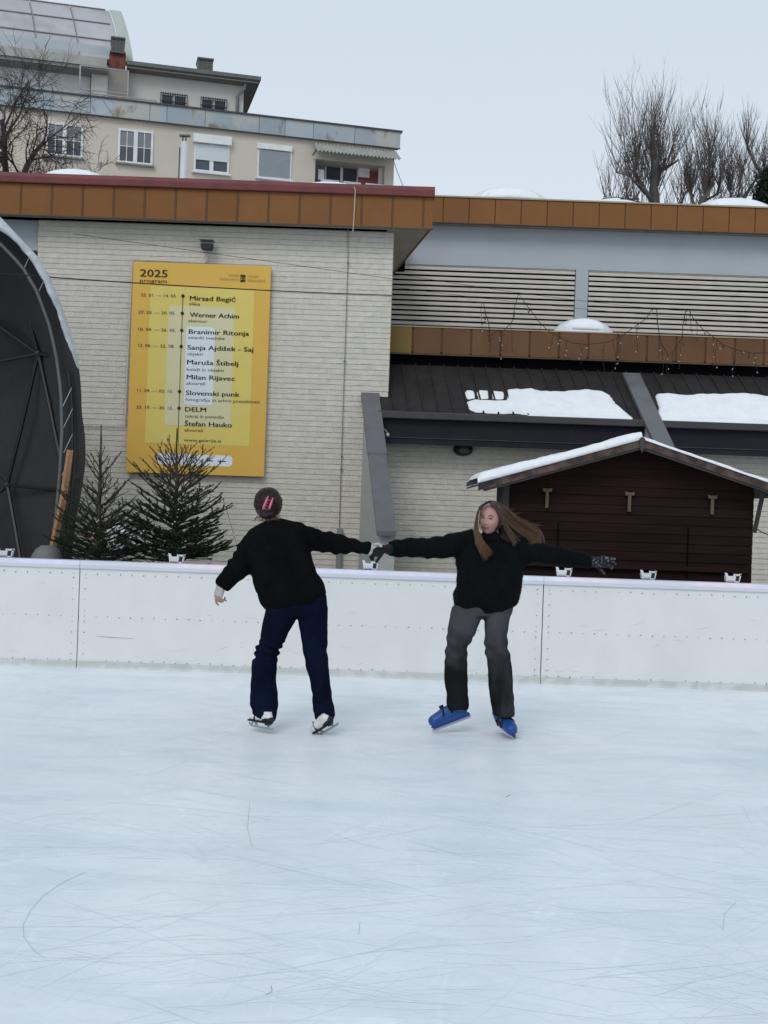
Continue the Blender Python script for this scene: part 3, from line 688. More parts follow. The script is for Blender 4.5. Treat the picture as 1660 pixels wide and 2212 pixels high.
# lightning conductor
lc = thing('lightning_conductor', P(735, 1200, 16.95), 'thin down conductor cable on the brick wall left of the sloped beam', 'cable')
b = MB(); b.tube([P(765, 404, 16.62), P(768, 410, 16.62), P(765, 470, 16.66), P(763, 500, 16.67)], .006, 5); b.build('roof_strap', m_conduit, lc)
b = MB(); b.tube([P(752, 492, 16.965), P(752, 560, 16.965), P(745, 780, 16.965), P(738, 985, 16.965), P(733, 1142, 16.965)], .0065, 5); b.build('wire', m_greypipe, lc)
for (x_, y_) in ((752, 568), (745, 780), (739, 985), (738, 1012), (734, 1148)):
    b = MB(); b.ell(P(x_, y_, 16.96), .018, .02, .016, 8, 6); b.build('clamp', m_greypipe, lc)
b = MB(); b.box(P(727, 1180, 16.95).x, P(739, 1180, 16.95).x, 16.92, 16.99, 0, P(733, 1141, 16.95).z); b.build('pipe_cover', m_greypipe, lc)
# overhead wires
def sag(p, q, s_, n=24): return [p.lerp(q, i/n)+V((0, 0, -4*s_*(i/n)*(1-i/n))) for i in range(n+1)]
b = MB(); b.tube(sag(P(846, 638, 16.98), P(-80, 585, 12.2), .03), .0075, 5); b.build('overhead_cable', m_wire, None, cat='cable', label='thick dark cable stretched across the poster from the brick corner')
b = MB(); b.tube(sag(P(846, 602, 16.98), P(160, 505, 14.0), .0), .0030, 4); b.build('thin_wire', m_wire, None, cat='wire', label='faint thin wire slanting down above the poster to the brick corner', group=None)
b = MB(); b.tube(sag(P(850, 590, 16.98), P(1760, 690, 17.4), .10), .0028, 4); b.build('thin_wire', m_wire, None, cat='wire', label='upper thin wire sagging across the louvres')
b = MB(); b.tube(sag(P(850, 620, 16.98), P(1760, 705, 17.4), .06), .0028, 4); b.build('thin_wire', m_wire, None, cat='wire', label='lower thin wire sagging across the louvres')
b = MB(); b.tube(sag(P(846, 330, 45), P(875, 408, 40), .1), .012, 4); b.build('stay_wire', m_wire, None, cat='wire', label='slack wire dropping from the apartment block corner to the roof')
# icicle light string
def C7(cx_, cy_): return 1203+cx_*.2753, 548.5+cy_*.2753
def CL(cx_, cy_): return 1005.5+cx_*.1652, 621.6+cy_*.1652
path = [CL(*q) for q in [(140, 190), (240, 200), (265, 330), (300, 430), (320, 560), (310, 640), (420, 560), (500, 560), (560, 500), (620, 430), (650, 230), (700, 80), (760, 170), (820, 250), (900, 350), (950, 430), (1070, 550), (1150, 600), (1300, 680)]] + [C7(*q) for q in [(130, 700), (230, 710), (390, 695), (500, 650), (580, 595), (640, 550), (700, 510), (745, 435), (785, 437), (790, 520), (800, 600), (820, 700), (880, 800), (930, 740), (985, 650), (990, 560), (1010, 450), (1040, 442), (1075, 510), (1145, 590), (1180, 612), (1300, 710), (1420, 755), (1530, 778), (1700, 775)]]
YI = 17.45
ic = thing('icicle_light_string', P(1300, 740, YI), 'tangled dark string of unlit icicle lights hanging over the middle ochre fascia', 'light string')
random.seed(21)
w = MB(); bl = MB(); pp = [P(x_, y_, YI+random.uniform(-.04, .04)) for x_, y_ in path]
w.tube(pp, .0056, 4)
for i in range(len(pp)-1):
    seg = (pp[i+1]-pp[i]).length; nn = max(1, int(seg/.11))
    for k in range(nn):
        if random.random() < .92:
            p = pp[i].lerp(pp[i+1], (k+random.random())/nn); ln_ = random.choice((.06, .1, .18, .28, .4)); q = [p]; d_ = V((random.uniform(-.35, .35), 0, -1))
            for t in range(4): q.append(q[-1]+V((d_.x*.3+random.uniform(-.25, .25), random.uniform(-.1, .1), -1))*ln_/4)
            w.tube(q, .0040, 3)
            for t in range(1, 5):
                if random.random() < .7:
                    c_ = q[t]+V((random.uniform(-.02, .02), -.01, 0)); e = V((random.uniform(-1, 1), 0, random.uniform(-1, .3))).normalized()*.018
                    (w if random.random() < .6 else bl).tube([c_, c_+e*1.4], [.0075, .002], 4)
w.build('cable', m_wire, ic); bl.build('bulbs', m_bulb, ic, kind='stuff')
# hanging lamp bulb by the beam and bulkhead lamp
hb = thing('hanging_bulb', P(838, 938, 16.5), 'small clear bulb dangling at the dark eave beside the sloped beam', 'bulb')
b = MB(); b.tube([P(826, 925, 16.55), P(832, 927, 16.52), P(837, 934, 16.5)], .004, 4); b.build('lead', m_conduit, hb)
b = MB(); b.ell(P(838, 939, 16.5), .024, .024, .028, 10, 8); b.build('globe', m_bulb, hb, smooth=True)
Lp = P(1001, 971, 17.02); bk = thing('bulkhead_lamp', Lp, 'black round bulkhead lamp under the dark eave left of the hut', 'wall lamp')
b = MB()
for (r_, y_) in (((.135, .095), 0),): 
    b.rings([[V((Lp.x+a*cos(2*pi*j/24), 17.10-yy, Lp.z+c_*sin(2*pi*j/24))) for j in range(24)] for a, c_, yy in ((.135, .085, 0), (.14, .09, .05), (.12, .078, .10), (.09, .058, .13))])
b.build('body', m_black, bk, smooth=False)
b = MB(); b.rings([[V((Lp.x+.01+a*cos(2*pi*j/24), 17.10-yy, Lp.z-.012+c_*sin(2*pi*j/24))) for j in range(24)] for a, c_, yy in ((.08, .045, .12), (.075, .042, .145), (.05, .028, .16))]); b.build('lens', M('lamp_lens', (.10, .10, .11), rough=.3), bk, smooth=True)

# ================================================================== FLOODLIGHTS ON THE BOARDS
def floodlight(px, py, label):
    c = P(px, py, 11.76); t = thing('rink_floodlight', (c.x, c.y, 1.02), label, 'floodlight', 'white floodlights behind the board cap')
    z0 = 1.038; x = c.x
    b = MB(); b.prism([(x-.050, 11.70, z0+.0), (x+.036, 11.70, z0+.0), (x+.044, 11.70, z0+.056), (x-.058, 11.70, z0+.056)], (0, .07, 0)); b.build('housing', m_white, t, bevel=.005)
    b = MB(); b.box(x-.04, x+.03, 11.715, 11.75, z0-.03, z0); b.build('foot', m_black, t)
    b = MB(); b.prism([(x-.058, 11.71, z0+.05), (x-.028, 11.71, z0+.05), (x-.040, 11.71, z0+.084), (x-.066, 11.71, z0+.088)], (0, .010, 0)); b.build('bracket_ear', m_white, t, bevel=.002)
    b = MB(); b.prism([(x+.018, 11.71, z0+.05), (x+.040, 11.71, z0+.05), (x+.034, 11.71, z0+.080), (x+.022, 11.71, z0+.080)], (0, .010, 0)); b.build('bracket_ear', m_white, t, bevel=.002)
    b = MB(); b.prism([(x+.070, 11.71, z0+.0), (x+.080, 11.71, z0+.0), (x+.098, 11.71, z0+.080), (x+.086, 11.71, z0+.080)], (0, .05, 0)); b.box(x+.040, x+.096, 11.71, 11.76, z0+.060, z0+.076); b.box(x+.036, x+.076, 11.71, 11.76, z0-.004, z0+.008); b.build('yoke', m_white, t)
    b = MB(); b.box(x+.041, x+.072, 11.712, 11.758, z0+.010, z0+.058); b.build('driver_box', m_black, t)
    for k in range(3): b = MB(); b.box(x-.040+k*.024, x-.024+k*.024, 11.694, 11.700, z0+.008, z0+.014); b.build('housing_vent', m_greypipe, t)
    return t
for (px_, lb) in ((10, 'white floodlight on the board cap at the far left before the dark stage dome'), (379, 'white floodlight on the board cap in front of the right spruce'), (797, 'white floodlight on the board cap below the clasped hands'), (1214, 'white floodlight on the board cap under the outstretched glove'), (1396, 'white floodlight on the board cap before the middle of the hut'), (1578, 'white floodlight on the board cap before the right end of the hut')):
    floodlight(px_, 1230, lb)
for (px_, colr, e) in ((110, (.50, .38, 1), 1.0), (450, (1, .30, .42), 1.3), (745, (.45, .42, 1), 1.2), (905, (.7, .5, .9), .6), (1155, (.30, .9, .95), .9), (1270, (1, .30, .5), 1.2), (1570, (1, .35, .5), 1.1)):
    for k in (-1.5, -.5, .5, 1.5):
        li = bpy.data.lights.new('led_glow', 'POINT'); li.energy = e*.055; li.color = colr; li.shadow_soft_size = .02
        lo = bpy.data.objects.new('led_glow', li); COL.objects.link(lo); lo.location = (P(px_+k*34, 1230, 11.62).x, 11.575, 1.095)

# ================================================================== WOODEN HUT
HY = 12.6; apx = P(1387, 940, HY); exl = P(1034, 1034, HY); zr = exl.z; exr = apx.x+(apx.x-exl.x)
hut = thing('wooden_hut', (apx.x, 13.4, 0), 'dark brown plank market hut with shallow snow covered gable roof', 'hut')
WY = 12.9; hx0, hx1 = P(1095, 1150, WY).x, P(1627, 1150, WY).x
def gable_z(x, off=0): return apx.z-off-(apx.z-zr)/(apx.x-exl.x)*abs(x-apx.x)
back = MB(); back.prism([(hx0, WY+.03, 0), (hx1, WY+.03, 0), (hx1, WY+.03, gable_z(hx1, .1)), (apx.x, WY+.03, apx.z-.1), (hx0, WY+.03, gable_z(hx0, .1))], (0, .05, 0)); fw = back.build('front_wall', m_plank, hut)
z = 0.0; random.seed(5); ph = .098
while z < apx.z-.12:
    z1 = min(z+ph-.003, apx.z-.11)
    def lim(zz):
        xr_ = apx.x+(apx.z-.1-zz)*(apx.x-exl.x)/(apx.z-zr); return min(hx1, xr_), max(hx0, 2*apx.x-xr_)
    r0, l0 = lim(z); r1, l1 = lim(z1)
    if r1-l1 > .05:
        b = MB(); d = random.uniform(0, .004); b.prism([(l0, WY-d, z), (r0, WY-d, z), (r1, WY+.010-d, z1), (l1, WY+.010-d, z1)], (0, .02, 0)); b.build('plank', m_plank, fw)
    z += ph
b = MB(); b.box(hx0-.06, hx0+.01, WY-.03, WY+.06, 0, gable_z(hx0, .12)); b.build('corner_post', m_hutgrey, hut)
b = MB(); b.prism([(hx0-.01, WY+.06, 0), (hx0-.01, 14.1, 0), (hx0-.01, 14.1, gable_z(hx0, .12)), (hx0-.01, WY+.06, gable_z(hx0, .12))], (.03, 0, 0)); b.build('side_wall', m_hutgrey, hut)
b = MB(); b.box(hx1-.02, hx1+.01, WY+.06, 14.1, 0, gable_z(hx1, .12)); b.build('side_wall', m_plank, hut)
b = MB(); b.box(hx0, hx1, 14.06, 14.1, 0, zr); b.build('rear_wall', m_plank, hut)
vt = [P(1204, 1200, WY).x, P(1485, 1200, WY).x]
for x_ in vt: b = MB(); b.box(x_-.006, x_+.006, WY-.012, WY-.004, 0, 1.55); b.build('hatch_joint', m_dark, hut)
b = MB(); b.box(hx0+.1, hx1-.05, WY-.05, WY-.012, 1.10-.02, 1.13); b.build('counter_ledge', m_plank, hut)
for s_ in (-1, 1):
    def rp(t, y, dz): return V((apx.x+s_*t*(apx.x-exl.x), y, apx.z-(apx.z-zr)*t+dz))
    b = MB(); b.prism([rp(0, HY, -.055), rp(1, HY, -.055), rp(1, HY, -.075), rp(0, HY, -.075)], (0, 1.75, 0)); rf = b.build('roof_panel', m_barge, hut)
    b = MB(); b.prism([rp(0, HY-.02, -.045), rp(1.0, HY-.02, -.045), rp(1.0, HY-.02, -.125), rp(0, HY-.02, -.125)], (0, .025, 0)); b.build('bargeboard', m_barge, hut)
    b = MB(); b.prism([rp(0, HY-.005, -.125), rp(.97, HY-.005, -.125), rp(.96, HY-.005, -.150), rp(0, HY-.005, -.150)], (0, .03, 0)); b.build('lower_bargeboard', m_hutgrey, hut)
    # snow blanket
    g_ = []; n_x = 70; th = .088 if s_ < 0 else .040
    prof = [(-.03, -.045), (-.035, -.01), (-.02, .55), (.03, .92), (.12, 1.), (.6, 1.05), (1.2, 1.), (1.7, .8), (1.76, -.04)]
    for j, (yo, hh) in enumerate(prof):
        row = []
        for i in range(n_x+1):
            t = i/n_x*1.005; e = min(1, (1.005-t)/.03)**.5 if s_ < 0 else 1
            base = -.046; tt = th*(1+.28*noise.noise(V((t*7, yo*2, s_*3)))+.10*noise.noise(V((t*30, yo*5, s_*7))))*(.55+.45*e)*(1.15 if t > .55 and s_ < 0 else 1)
            row.append(rp(t, HY+yo+.010*noise.noise(V((t*22, 3, s_))), base+max(0, hh)*tt))
        g_.append(row)
    if s_ > 0: g_ = [list(r) for r in g_]
    b = MB(); b.sheet(g_); b.build('roof_snow', m_snow, hut, smooth=True)
e0 = rp(0, HY-.05, 0)
b = MB(); b.prism([V((apx.x+dx, HY-.045, apx.z+dz)) for dx, dz in ((0, -.19), (.032, -.12), (.022, -.06), (.03, -.04), (0, -.02), (-.03, -.04), (-.022, -.06), (-.032, -.12))], (0, .02, 0)); b.build('finial', m_hutgrey, hut)
b = MB(); b.prism([rp2 for rp2 in (V((exl.x, HY-.021, exl.z-.03)), V((exl.x+.18, HY-.021, exl.z+.02)), V((exl.x+.17, HY-.021, exl.z-.05)), V((exl.x+.01, HY-.021, exl.z-.12)))], (0, .024, 0)); b.build('eave_end', m_strut, hut)
for (x_, y_, y2_) in ((1183, 1054, 1097), (1361, 1062, 1105), (1540, 1069, 1111)):
    a, c_ = P(x_, y_, WY-.03), P(x_, y2_, WY-.03)
    b = MB(); b.box(a.x-.016, a.x+.016, WY-.04, WY-.012, c_.z, a.z-.03); b.prism([V((a.x+dx, WY-.045, a.z+dz)) for dx, dz in ((-.05, 0), (-.02, -.008), (.02, -.008), (.05, 0), (.046, -.04), (-.046, -.04))], (0, .03, 0)); b.build('wooden_hook', m_bareply, hut)
a, c_ = P(1646, 1058, 12.75), P(1630, 1150, 12.9)
b = MB(); b.tube([a+V((.03, 0, .05)), c_], .026, 4); b.build('brace', m_hutgrey, hut)
b = MB(); b.tube(sag(P(1636, 1143, 12.85), P(1700, 1150, 13.5), .05), .006, 4); b.build('hut_cable', m_wire, None, cat='cable', label='short black cable sagging from the right side of the hut')

# ================================================================== STAGE DOME
dm = thing('stage_dome', P(60, 1200, 13.2), 'dark fabric dome stage with black struts and pale torn edge at the left', 'stage tent')
outer = [(-160, 415, 12.9), (-60, 440, 12.9), (0, 468, 12.9), (46, 517, 12.9), (80, 553, 12.9), (107, 599, 12.9), (130, 656, 12.9), (149, 709, 12.9), (163, 766, 12.9), (172, 800, 12.9), (176, 848, 12.92), (177, 894, 12.95), (184, 936, 12.95), (185, 1007, 12.95), (175, 1071, 12.95), (166, 1114, 12.95), (157, 1178, 12.95), (150, 1330, 12.95)]
inner = [(-170, 450), (-60, 468), (0, 497), (21, 511), (46, 536), (67, 563), (89, 599), (107, 638), (122, 670), (134, 710), (149, 748), (163, 782)]
def resamp(pts, n):
    pts = [V(p) for p in pts]; d = [0]
    for i in range(1, len(pts)): d.append(d[-1]+(pts[i]-pts[i-1]).length)
    out = []
    for k in range(n):
        t = d[-1]*k/(n-1); i = max(j for j in range(len(d)) if d[j] <= t+1e-9); i = min(i, len(pts)-2)
        out.append(pts[i].lerp(pts[i+1], (t-d[i])/(d[i+1]-d[i])))
    return out
NR = 46
rim = resamp([P(*p) for p in outer], NR)
rows = [rim]
pipe_px = [(-170, 455), (-60, 487), (0, 524), (50, 577), (82, 631), (110, 709), (124, 776), (133, 848), (135, 936), (131, 1015), (124, 1096), (114, 1178), (108, 1330)]
pipe3 = [P(x_, y_, 13.05) for x_, y_ in pipe_px]
rows.append([p+V((0, .12, 0)) for p in resamp([P(x_-2, y_, 13.15) for x_, y_ in pipe_px], NR)])
rows.append(resamp([P(-300, 600, 14.0), P(-80, 620, 14.1), P(30, 690, 14.1), (P(83, 764, 14.1)), P(70, 900, 14.3), P(16, 1048, 14.5), P(40, 1300, 14.3)], NR))
rows.append(resamp([P(-420, 640, 14.9), P(-300, 720, 15.2), P(-150, 800, 15.3), P(-120, 900, 15.4), P(-140, 1048, 15.4), P(-100, 1300, 15.2)], NR))
rows.append([V((-14, 14.2, p.z)) for p in rim]); b = MB(); b.sheet(rows); b.v = [v+V((0, .03*noise.noise(v*2.5), 0)) for v in b.v]; b.build('fabric_lining', m_fabric, dm, smooth=True)
b = MB(); b.sheet([[p+V((0, 0, 0)) for p in rim], [p+V((-.20, .7, -.10)) for p in rim], [p+V((-.75, 1.8, -.4)) for p in rim], [p+V((-1.9, 3.0, -1.0)) for p in rim]]); b.build('outer_skin', m_fabric2, dm, smooth=True)
ro = resamp([P(*p) for p in outer[:10]], 70); ri = resamp([P(x_, y_, 12.86) for x_, y_ in inner], 70)
random.seed(31); g_ = []
for k, (a, c_) in enumerate(zip(ro, ri)):
    c_ = c_+(c_-a)*(.20*noise.noise(V((k*.35, 0, 0)))); m_ = a.lerp(c_, .5)+V((0, -.05-.04*noise.noise(V((k*.4, 2, 0))), 0))
    g_.append([a+V((0, .05, 0)), a+V((.004, -.01, 0)), a.lerp(c_, .3)+V((0, -.035, 0)), m_, a.lerp(c_, .8)+V((0, -.03+.03*noise.noise(V((k*.6, 5, 0))), 0)), c_, c_+V((0, .03, 0))])
b = MB(); b.sheet(g_); b.build('edge_flap', m_fabgrey, dm, smooth=True)
b = MB(); b.tube(resamp(pipe3, 40), .024, 8); b.build('arch_pipe', m_pipe, dm, smooth=True)
b = MB(); b.tube(resamp([P(x_, y_, 13.0) for x_, y_ in [(148, 800), (156, 860), (158, 936), (157, 1000), (150, 1080), (140, 1150), (132, 1230)]], 24), .014, 6); b.build('arch_pipe', m_strut, dm, smooth=True)
N1, N2 = P(83, 764, 13.9), P(16, 1048, 14.2)
for (p, q, r_) in ((N1, P(-60, 660, 14.3), .024), (N1, P(-60, 790, 14.4), .022), (N1, P(35, 581, 13.6), .024), (P(35, 581, 13.6), P(5, 515, 13.3), .022), (N1, P(148, 771, 13.2), .022), (N1, N2, .024), (N1, P(131, 993, 13.3), .022), (N2, P(124, 1057, 13.3), .018), (N2, P(-60, 970, 14.5), .022), (N2, P(48, 1230, 13.8), .024), (N2, P(-60, 1120, 14.5), .022)):
    b = MB(); b.tube([p, p.lerp(q, .5)+V((.004, 0, -.006)), q], r_, 6); b.build('strut', m_strut, dm)
for p in (N1, N2): b = MB(); b.ell(p, .05, .04, .05, 10, 6); b.build('hub', m_strut, dm)
for (y_, ) in ((860,), (905,), (960,), (1010,), (560,), (610,)):
    i = min(range(len(pipe3)), key=lambda k: abs(pipe_px[k][1]-y_)); xx = pipe_px[i][0]
    b = MB(); b.tube([P(xx+3, y_+18, 13.03), P(xx+22, y_-22, 12.98)], .004, 4); b.build('lacing_cord', m_conduit, dm)
b = MB(); a, c_ = P(152, 972, 12.75), P(113, 1190, 12.75); b.tube([a, a.lerp(c_, .5)+V((.02, 0, 0)), c_], [.034, .040, .036], 4); b.build('leaning_timber', m_rawwood, None, cat='timber', label='raw orange timber leaning at the right edge of the dark stage dome')
b = MB(); c0 = P(103, 1192, 12.4); b.ell(c0+V((0, 0, -.12)), .17, .2, .20, 16, 8); b.build('covered_bundle', M('grey_sheet', (.16, .165, .165), rough=.6), None, smooth=True, cat='bundle', label='rounded grey covered bundle behind the boards at the foot of the dome')
b = MB()
for k, (x_, y_, r_) in enumerate(((245, 1150, .12), (270, 1162, .11), (228, 1165, .10), (250, 1180, .17), (285, 1180, .08))): b.ell(P(x_, y_, 13.3), r_, r_*.8, r_*.85, 14, 8)
q = remesh(b, .02, 3); q.v = [v+n_*.02*noise.noise(v*7) for v, n_ in zip(q.v, q.n)]; q.build('snow_heap', m_snow, None, smooth=True, cat='snow heap', label='white lumpy snow heap seen through the left spruce')

# ================================================================== SPRUCE TREES
def spruce(px, pytop, Y, spread_px, label, seed, boughs):
    random.seed(seed); top = P(px, pytop, Y); bx, by = P(px-(4 if seed == 1 else 0), 1210, Y).x, Y
    t = thing('spruce_tree', (bx, by, 0), label, 'spruce tree', 'spruces behind the boards')
    base = V((bx, by, -.03)); tr = MB(); n = 14
    pts = [base.lerp(top, i/n)+V((.02*noise.noise(V((i*.5, seed, 0))), .02*noise.noise(V((i*.5, seed, 5))), 0)) for i in range(n+1)]
    tr.tube(pts, [.050*(1-i/n)+.006 for i in range(n+1)], 8); tr.build('trunk', m_bark, t, smooth=True)
    br = MB(); nd = MB()
    def needles(p, q, dens, ln, wd=.0030):
        d = (q-p); L_ = d.length
        if L_ < 1e-4: return
        d.normalize(); n_ = int(L_*dens*(.62 if dens < 800 else 1.1))
        for k in range(n_):
            c_ = p.lerp(q, random.random()); a = random.uniform(0, 2*pi); s_ = d.orthogonal().normalized(); s2 = d.cross(s_)
            o = (s_*cos(a)+s2*sin(a)); e = c_+(o*.75+d*.75).normalized()*ln*random.uniform(.7, 1.15); w_ = d.cross(o)*wd
            k0 = len(nd.v); nd.v += [c_-w_, c_+w_, e]; nd.f.append((k0, k0+1, k0+2))
    def bough(p, d, L_, lvl, dens):
        n_ = 5; q = [p]
        for k in range(n_):
            d = (d+V((random.uniform(-.08, .08), random.uniform(-.08, .08), .07 if lvl == 0 else .03))).normalized(); q.append(q[-1]+d*L_/n_)
        r0 = (.0105 if lvl == 0 else .005)*min(1.2, L_/.5+.35)
        br.tube(q, [r0*(1-k/n_*.75) for k in range(n_+1)], 4)
        for k in range(n_): needles(q[k], q[k+1], dens*(1 if lvl or k > 0 else .6), .017 if lvl == 0 else .019)
        if lvl < 2 and L_ > .15:
            m_ = int(L_*(13 if lvl == 0 else 10)); 
            for k in range(m_):
                t_ = .18+.78*(k+random.random()*.6)/m_; i = min(int(t_*n_), n_-1); c_ = q[i].lerp(q[i+1], t_*n_-i); dd = (q[i+1]-q[i]).normalized()
                side = dd.cross(V((0, 0, 1))).normalized()*(1 if k % 2 else -1)
                bough(c_, (dd*random.uniform(.7, 1.1)+side*random.uniform(.5, .85)+V((0, 0, random.uniform(-.22, .24)))).normalized(), L_*random.uniform(.22, .52)*(1.1-t_*.5), lvl+1, dens)
    z = top.z-.02; Hh = top.z-.35
    lead = (top.z-boughs[0][0])
    for (zz, num, L_, up, dens) in boughs:
        c_ = V((bx+(top.x-bx)*zz/top.z, by, zz)); a0 = random.uniform(0, 2*pi)
        for k in range(num):
            a = a0+2*pi*k/num+random.uniform(-.3, .3); l2 = L_*random.uniform(.82, 1.12)
            bough(c_+V((0, 0, random.uniform(-.03, .03))), V((cos(a), sin(a)*.8, up+random.uniform(-.08, .1))).normalized(), l2, 0, dens)
    needles(P(px, pytop, Y), V((bx, by, boughs[0][0])), 380, .016)
    br.build('branches', m_bark, t); nd.build('needles', m_needle, t, kind='stuff')
    return t
YT = 12.5
def zz(px, py): return P(px, py, YT).z
tA = spruce(219, 917, YT, 110, 'left bare topped spruce with sparse upright tip beside the dark stage dome', 1,
       [(zz(219, 985), 2, .13, 1.3, 520), (zz(219, 1012), 3, .18, 1.2, 520), (zz(215, 1035), 5, .34, .85, 520), (zz(215, 1068), 4, .30, .5, 520), (zz(215, 1095), 6, .42, .75, 560), (zz(215, 1120), 6, .45, .5, 600), (zz(215, 1140), 7, .50, .4, 700), (zz(215, 1150), 8, .48, .3, 700), (zz(215, 1165), 10, .52, .22, 760), (zz(215, 1180), 11, .54, .12, 790), (zz(215, 1195), 12, .56, .05, 1100), (zz(215, 1212), 12, .56, .0, 790), (zz(215, 1250), 8, .6, -.05, 500)])
tB = spruce(383, 925, YT, 120, 'right spruce with dense dark boughs below the yellow poster', 4,
       [(zz(382, 1003), 5, .26, 1.25, 560), (zz(382, 1028), 5, .40, .80, 560), (zz(382, 1052), 6, .50, .62, 640), (zz(382, 1078), 7, .56, .5, 760), (zz(382, 1100), 8, .52, .35, 860), (zz(382, 1122), 9, .52, .25, 950), (zz(382, 1140), 10, .52, .2, 1200), (zz(382, 1156), 11, .54, .12, 1300), (zz(382, 1172), 12, .55, .08, 1400), (zz(382, 1190), 13, .56, .02, 1400), (zz(382, 1210), 12, .56, .0, 1200), (zz(382, 1240), 8, .6, -.05, 500)])
random.seed(13); fl = thing('tree_light_string', P(450, 1150, 12.2), 'thin string of tiny unlit lights drooping through both spruces', 'light string')
b = MB(); pth = [P(x_, y_, 12.15) for x_, y_ in [(224, 935), (228, 1010), (215, 1045), (225, 1090), (200, 1140), (180, 1158), (235, 1170), (300, 1150), (345, 1130), (385, 1120), (398, 1010), (386, 1030), (404, 1050), (440, 1060), (468, 1080), (519, 1178), (512, 1210)]]
pth = [P(x_, y_, 12.15) for x_, y_ in [(239, 1010), (240, 1045), (226, 1070), (231, 1100), (214, 1140), (190, 1165), (240, 1175), (300, 1160), (345, 1135), (385, 1128), (394, 1090), (418, 1088), (425, 1060), (440, 1062), (484, 1082), (520, 1176)]]
pth[-1] = P(514, 1200, 12.15); pth.insert(-1, P(512, 1178, 12.15))
b.tube(resamp([(p) for p in pth], 80), .003, 3); b.build('cable', m_wire, fl)
b = MB()
for p in resamp(pth, 46): b.ell(p+V((random.uniform(-.04, .04), -.02, random.uniform(-.04, .04))), .008, .008, .009, 6, 4)
b.build('bulbs', m_bulb, fl, kind='stuff')
m_red = M('red_bauble', (.5, .04, .04), rough=.3)
b = MB(); b.ell(P(199, 1163, 12.1), .012, .012, .015, 10, 8); b.build('bauble', m_red, None, smooth=True, cat='bauble', label='small red bauble on the lower left of the left spruce')

# ================================================================== APARTMENT BUILDING
AN = radians(14); R0 = V((P(853, 322, 45).x, 45, 0)); EE = V((-cos(AN), -sin(AN), 0)); NN = V((sin(AN), -cos(AN), 0))
def AL(s_, w, z): return R0+EE*s_+NN*w+V((0, 0, z))
def fa(px, py, w=0.):
    x, y = ray(px, py); d = V((x/F, 1, -y/F)); o = V((0, 0, H)); b_ = R0+NN*w
    t = (b_-o).dot(NN)/d.dot(NN); p = o+d*t; return (p-b_).dot(EE), p.z
def abox(mb, s0, s1, w0, w1, z0, z1): return mb.box(s0, s1, w0, w1, z0, z1, fr=lambda s_, w, z: AL(s_, w, z))
apt = thing('apartment_block', (R0.x-8, 42, 0), 'beige flat roofed apartment block with rusty tin parapet rising behind the gallery roof', 'apartment building')
def A1(name, mat, *bx, parent=apt, **k):
    b = MB()
    for q in bx: abox(b, *q)
    return b.build(name, mat, parent, **k)
zs = fa(853, 322)[1]
b0s, b0z = fa(679, 335); b1s, b1z = fa(833, 404)    # balcony opening
bz1 = fa(750, 350)[1]; bz0 = fa(750, 412)[1]; bs_hi, bs_lo = fa(681, 370)[0], fa(831, 380)[0]
wl_ = A1('wall', m_facade, (0, bs_lo, -9, 0, 4, zs+.5), (bs_lo, bs_hi, -9, 0, bz1, zs+.5), (bs_lo, bs_hi, -9, 0, 4, bz0-.5), (bs_hi, 26, -9, 0, 4, zs+.5))
bal = A1('balcony_recess', m_redwall, (bs_lo, bs_hi, -.95, -.85, bz0-.5, bz1)); A1('balcony_side', m_concrete, (bs_hi-.02, bs_hi+.0, -.84, -.02, bz0-.5, bz1), parent=bal)
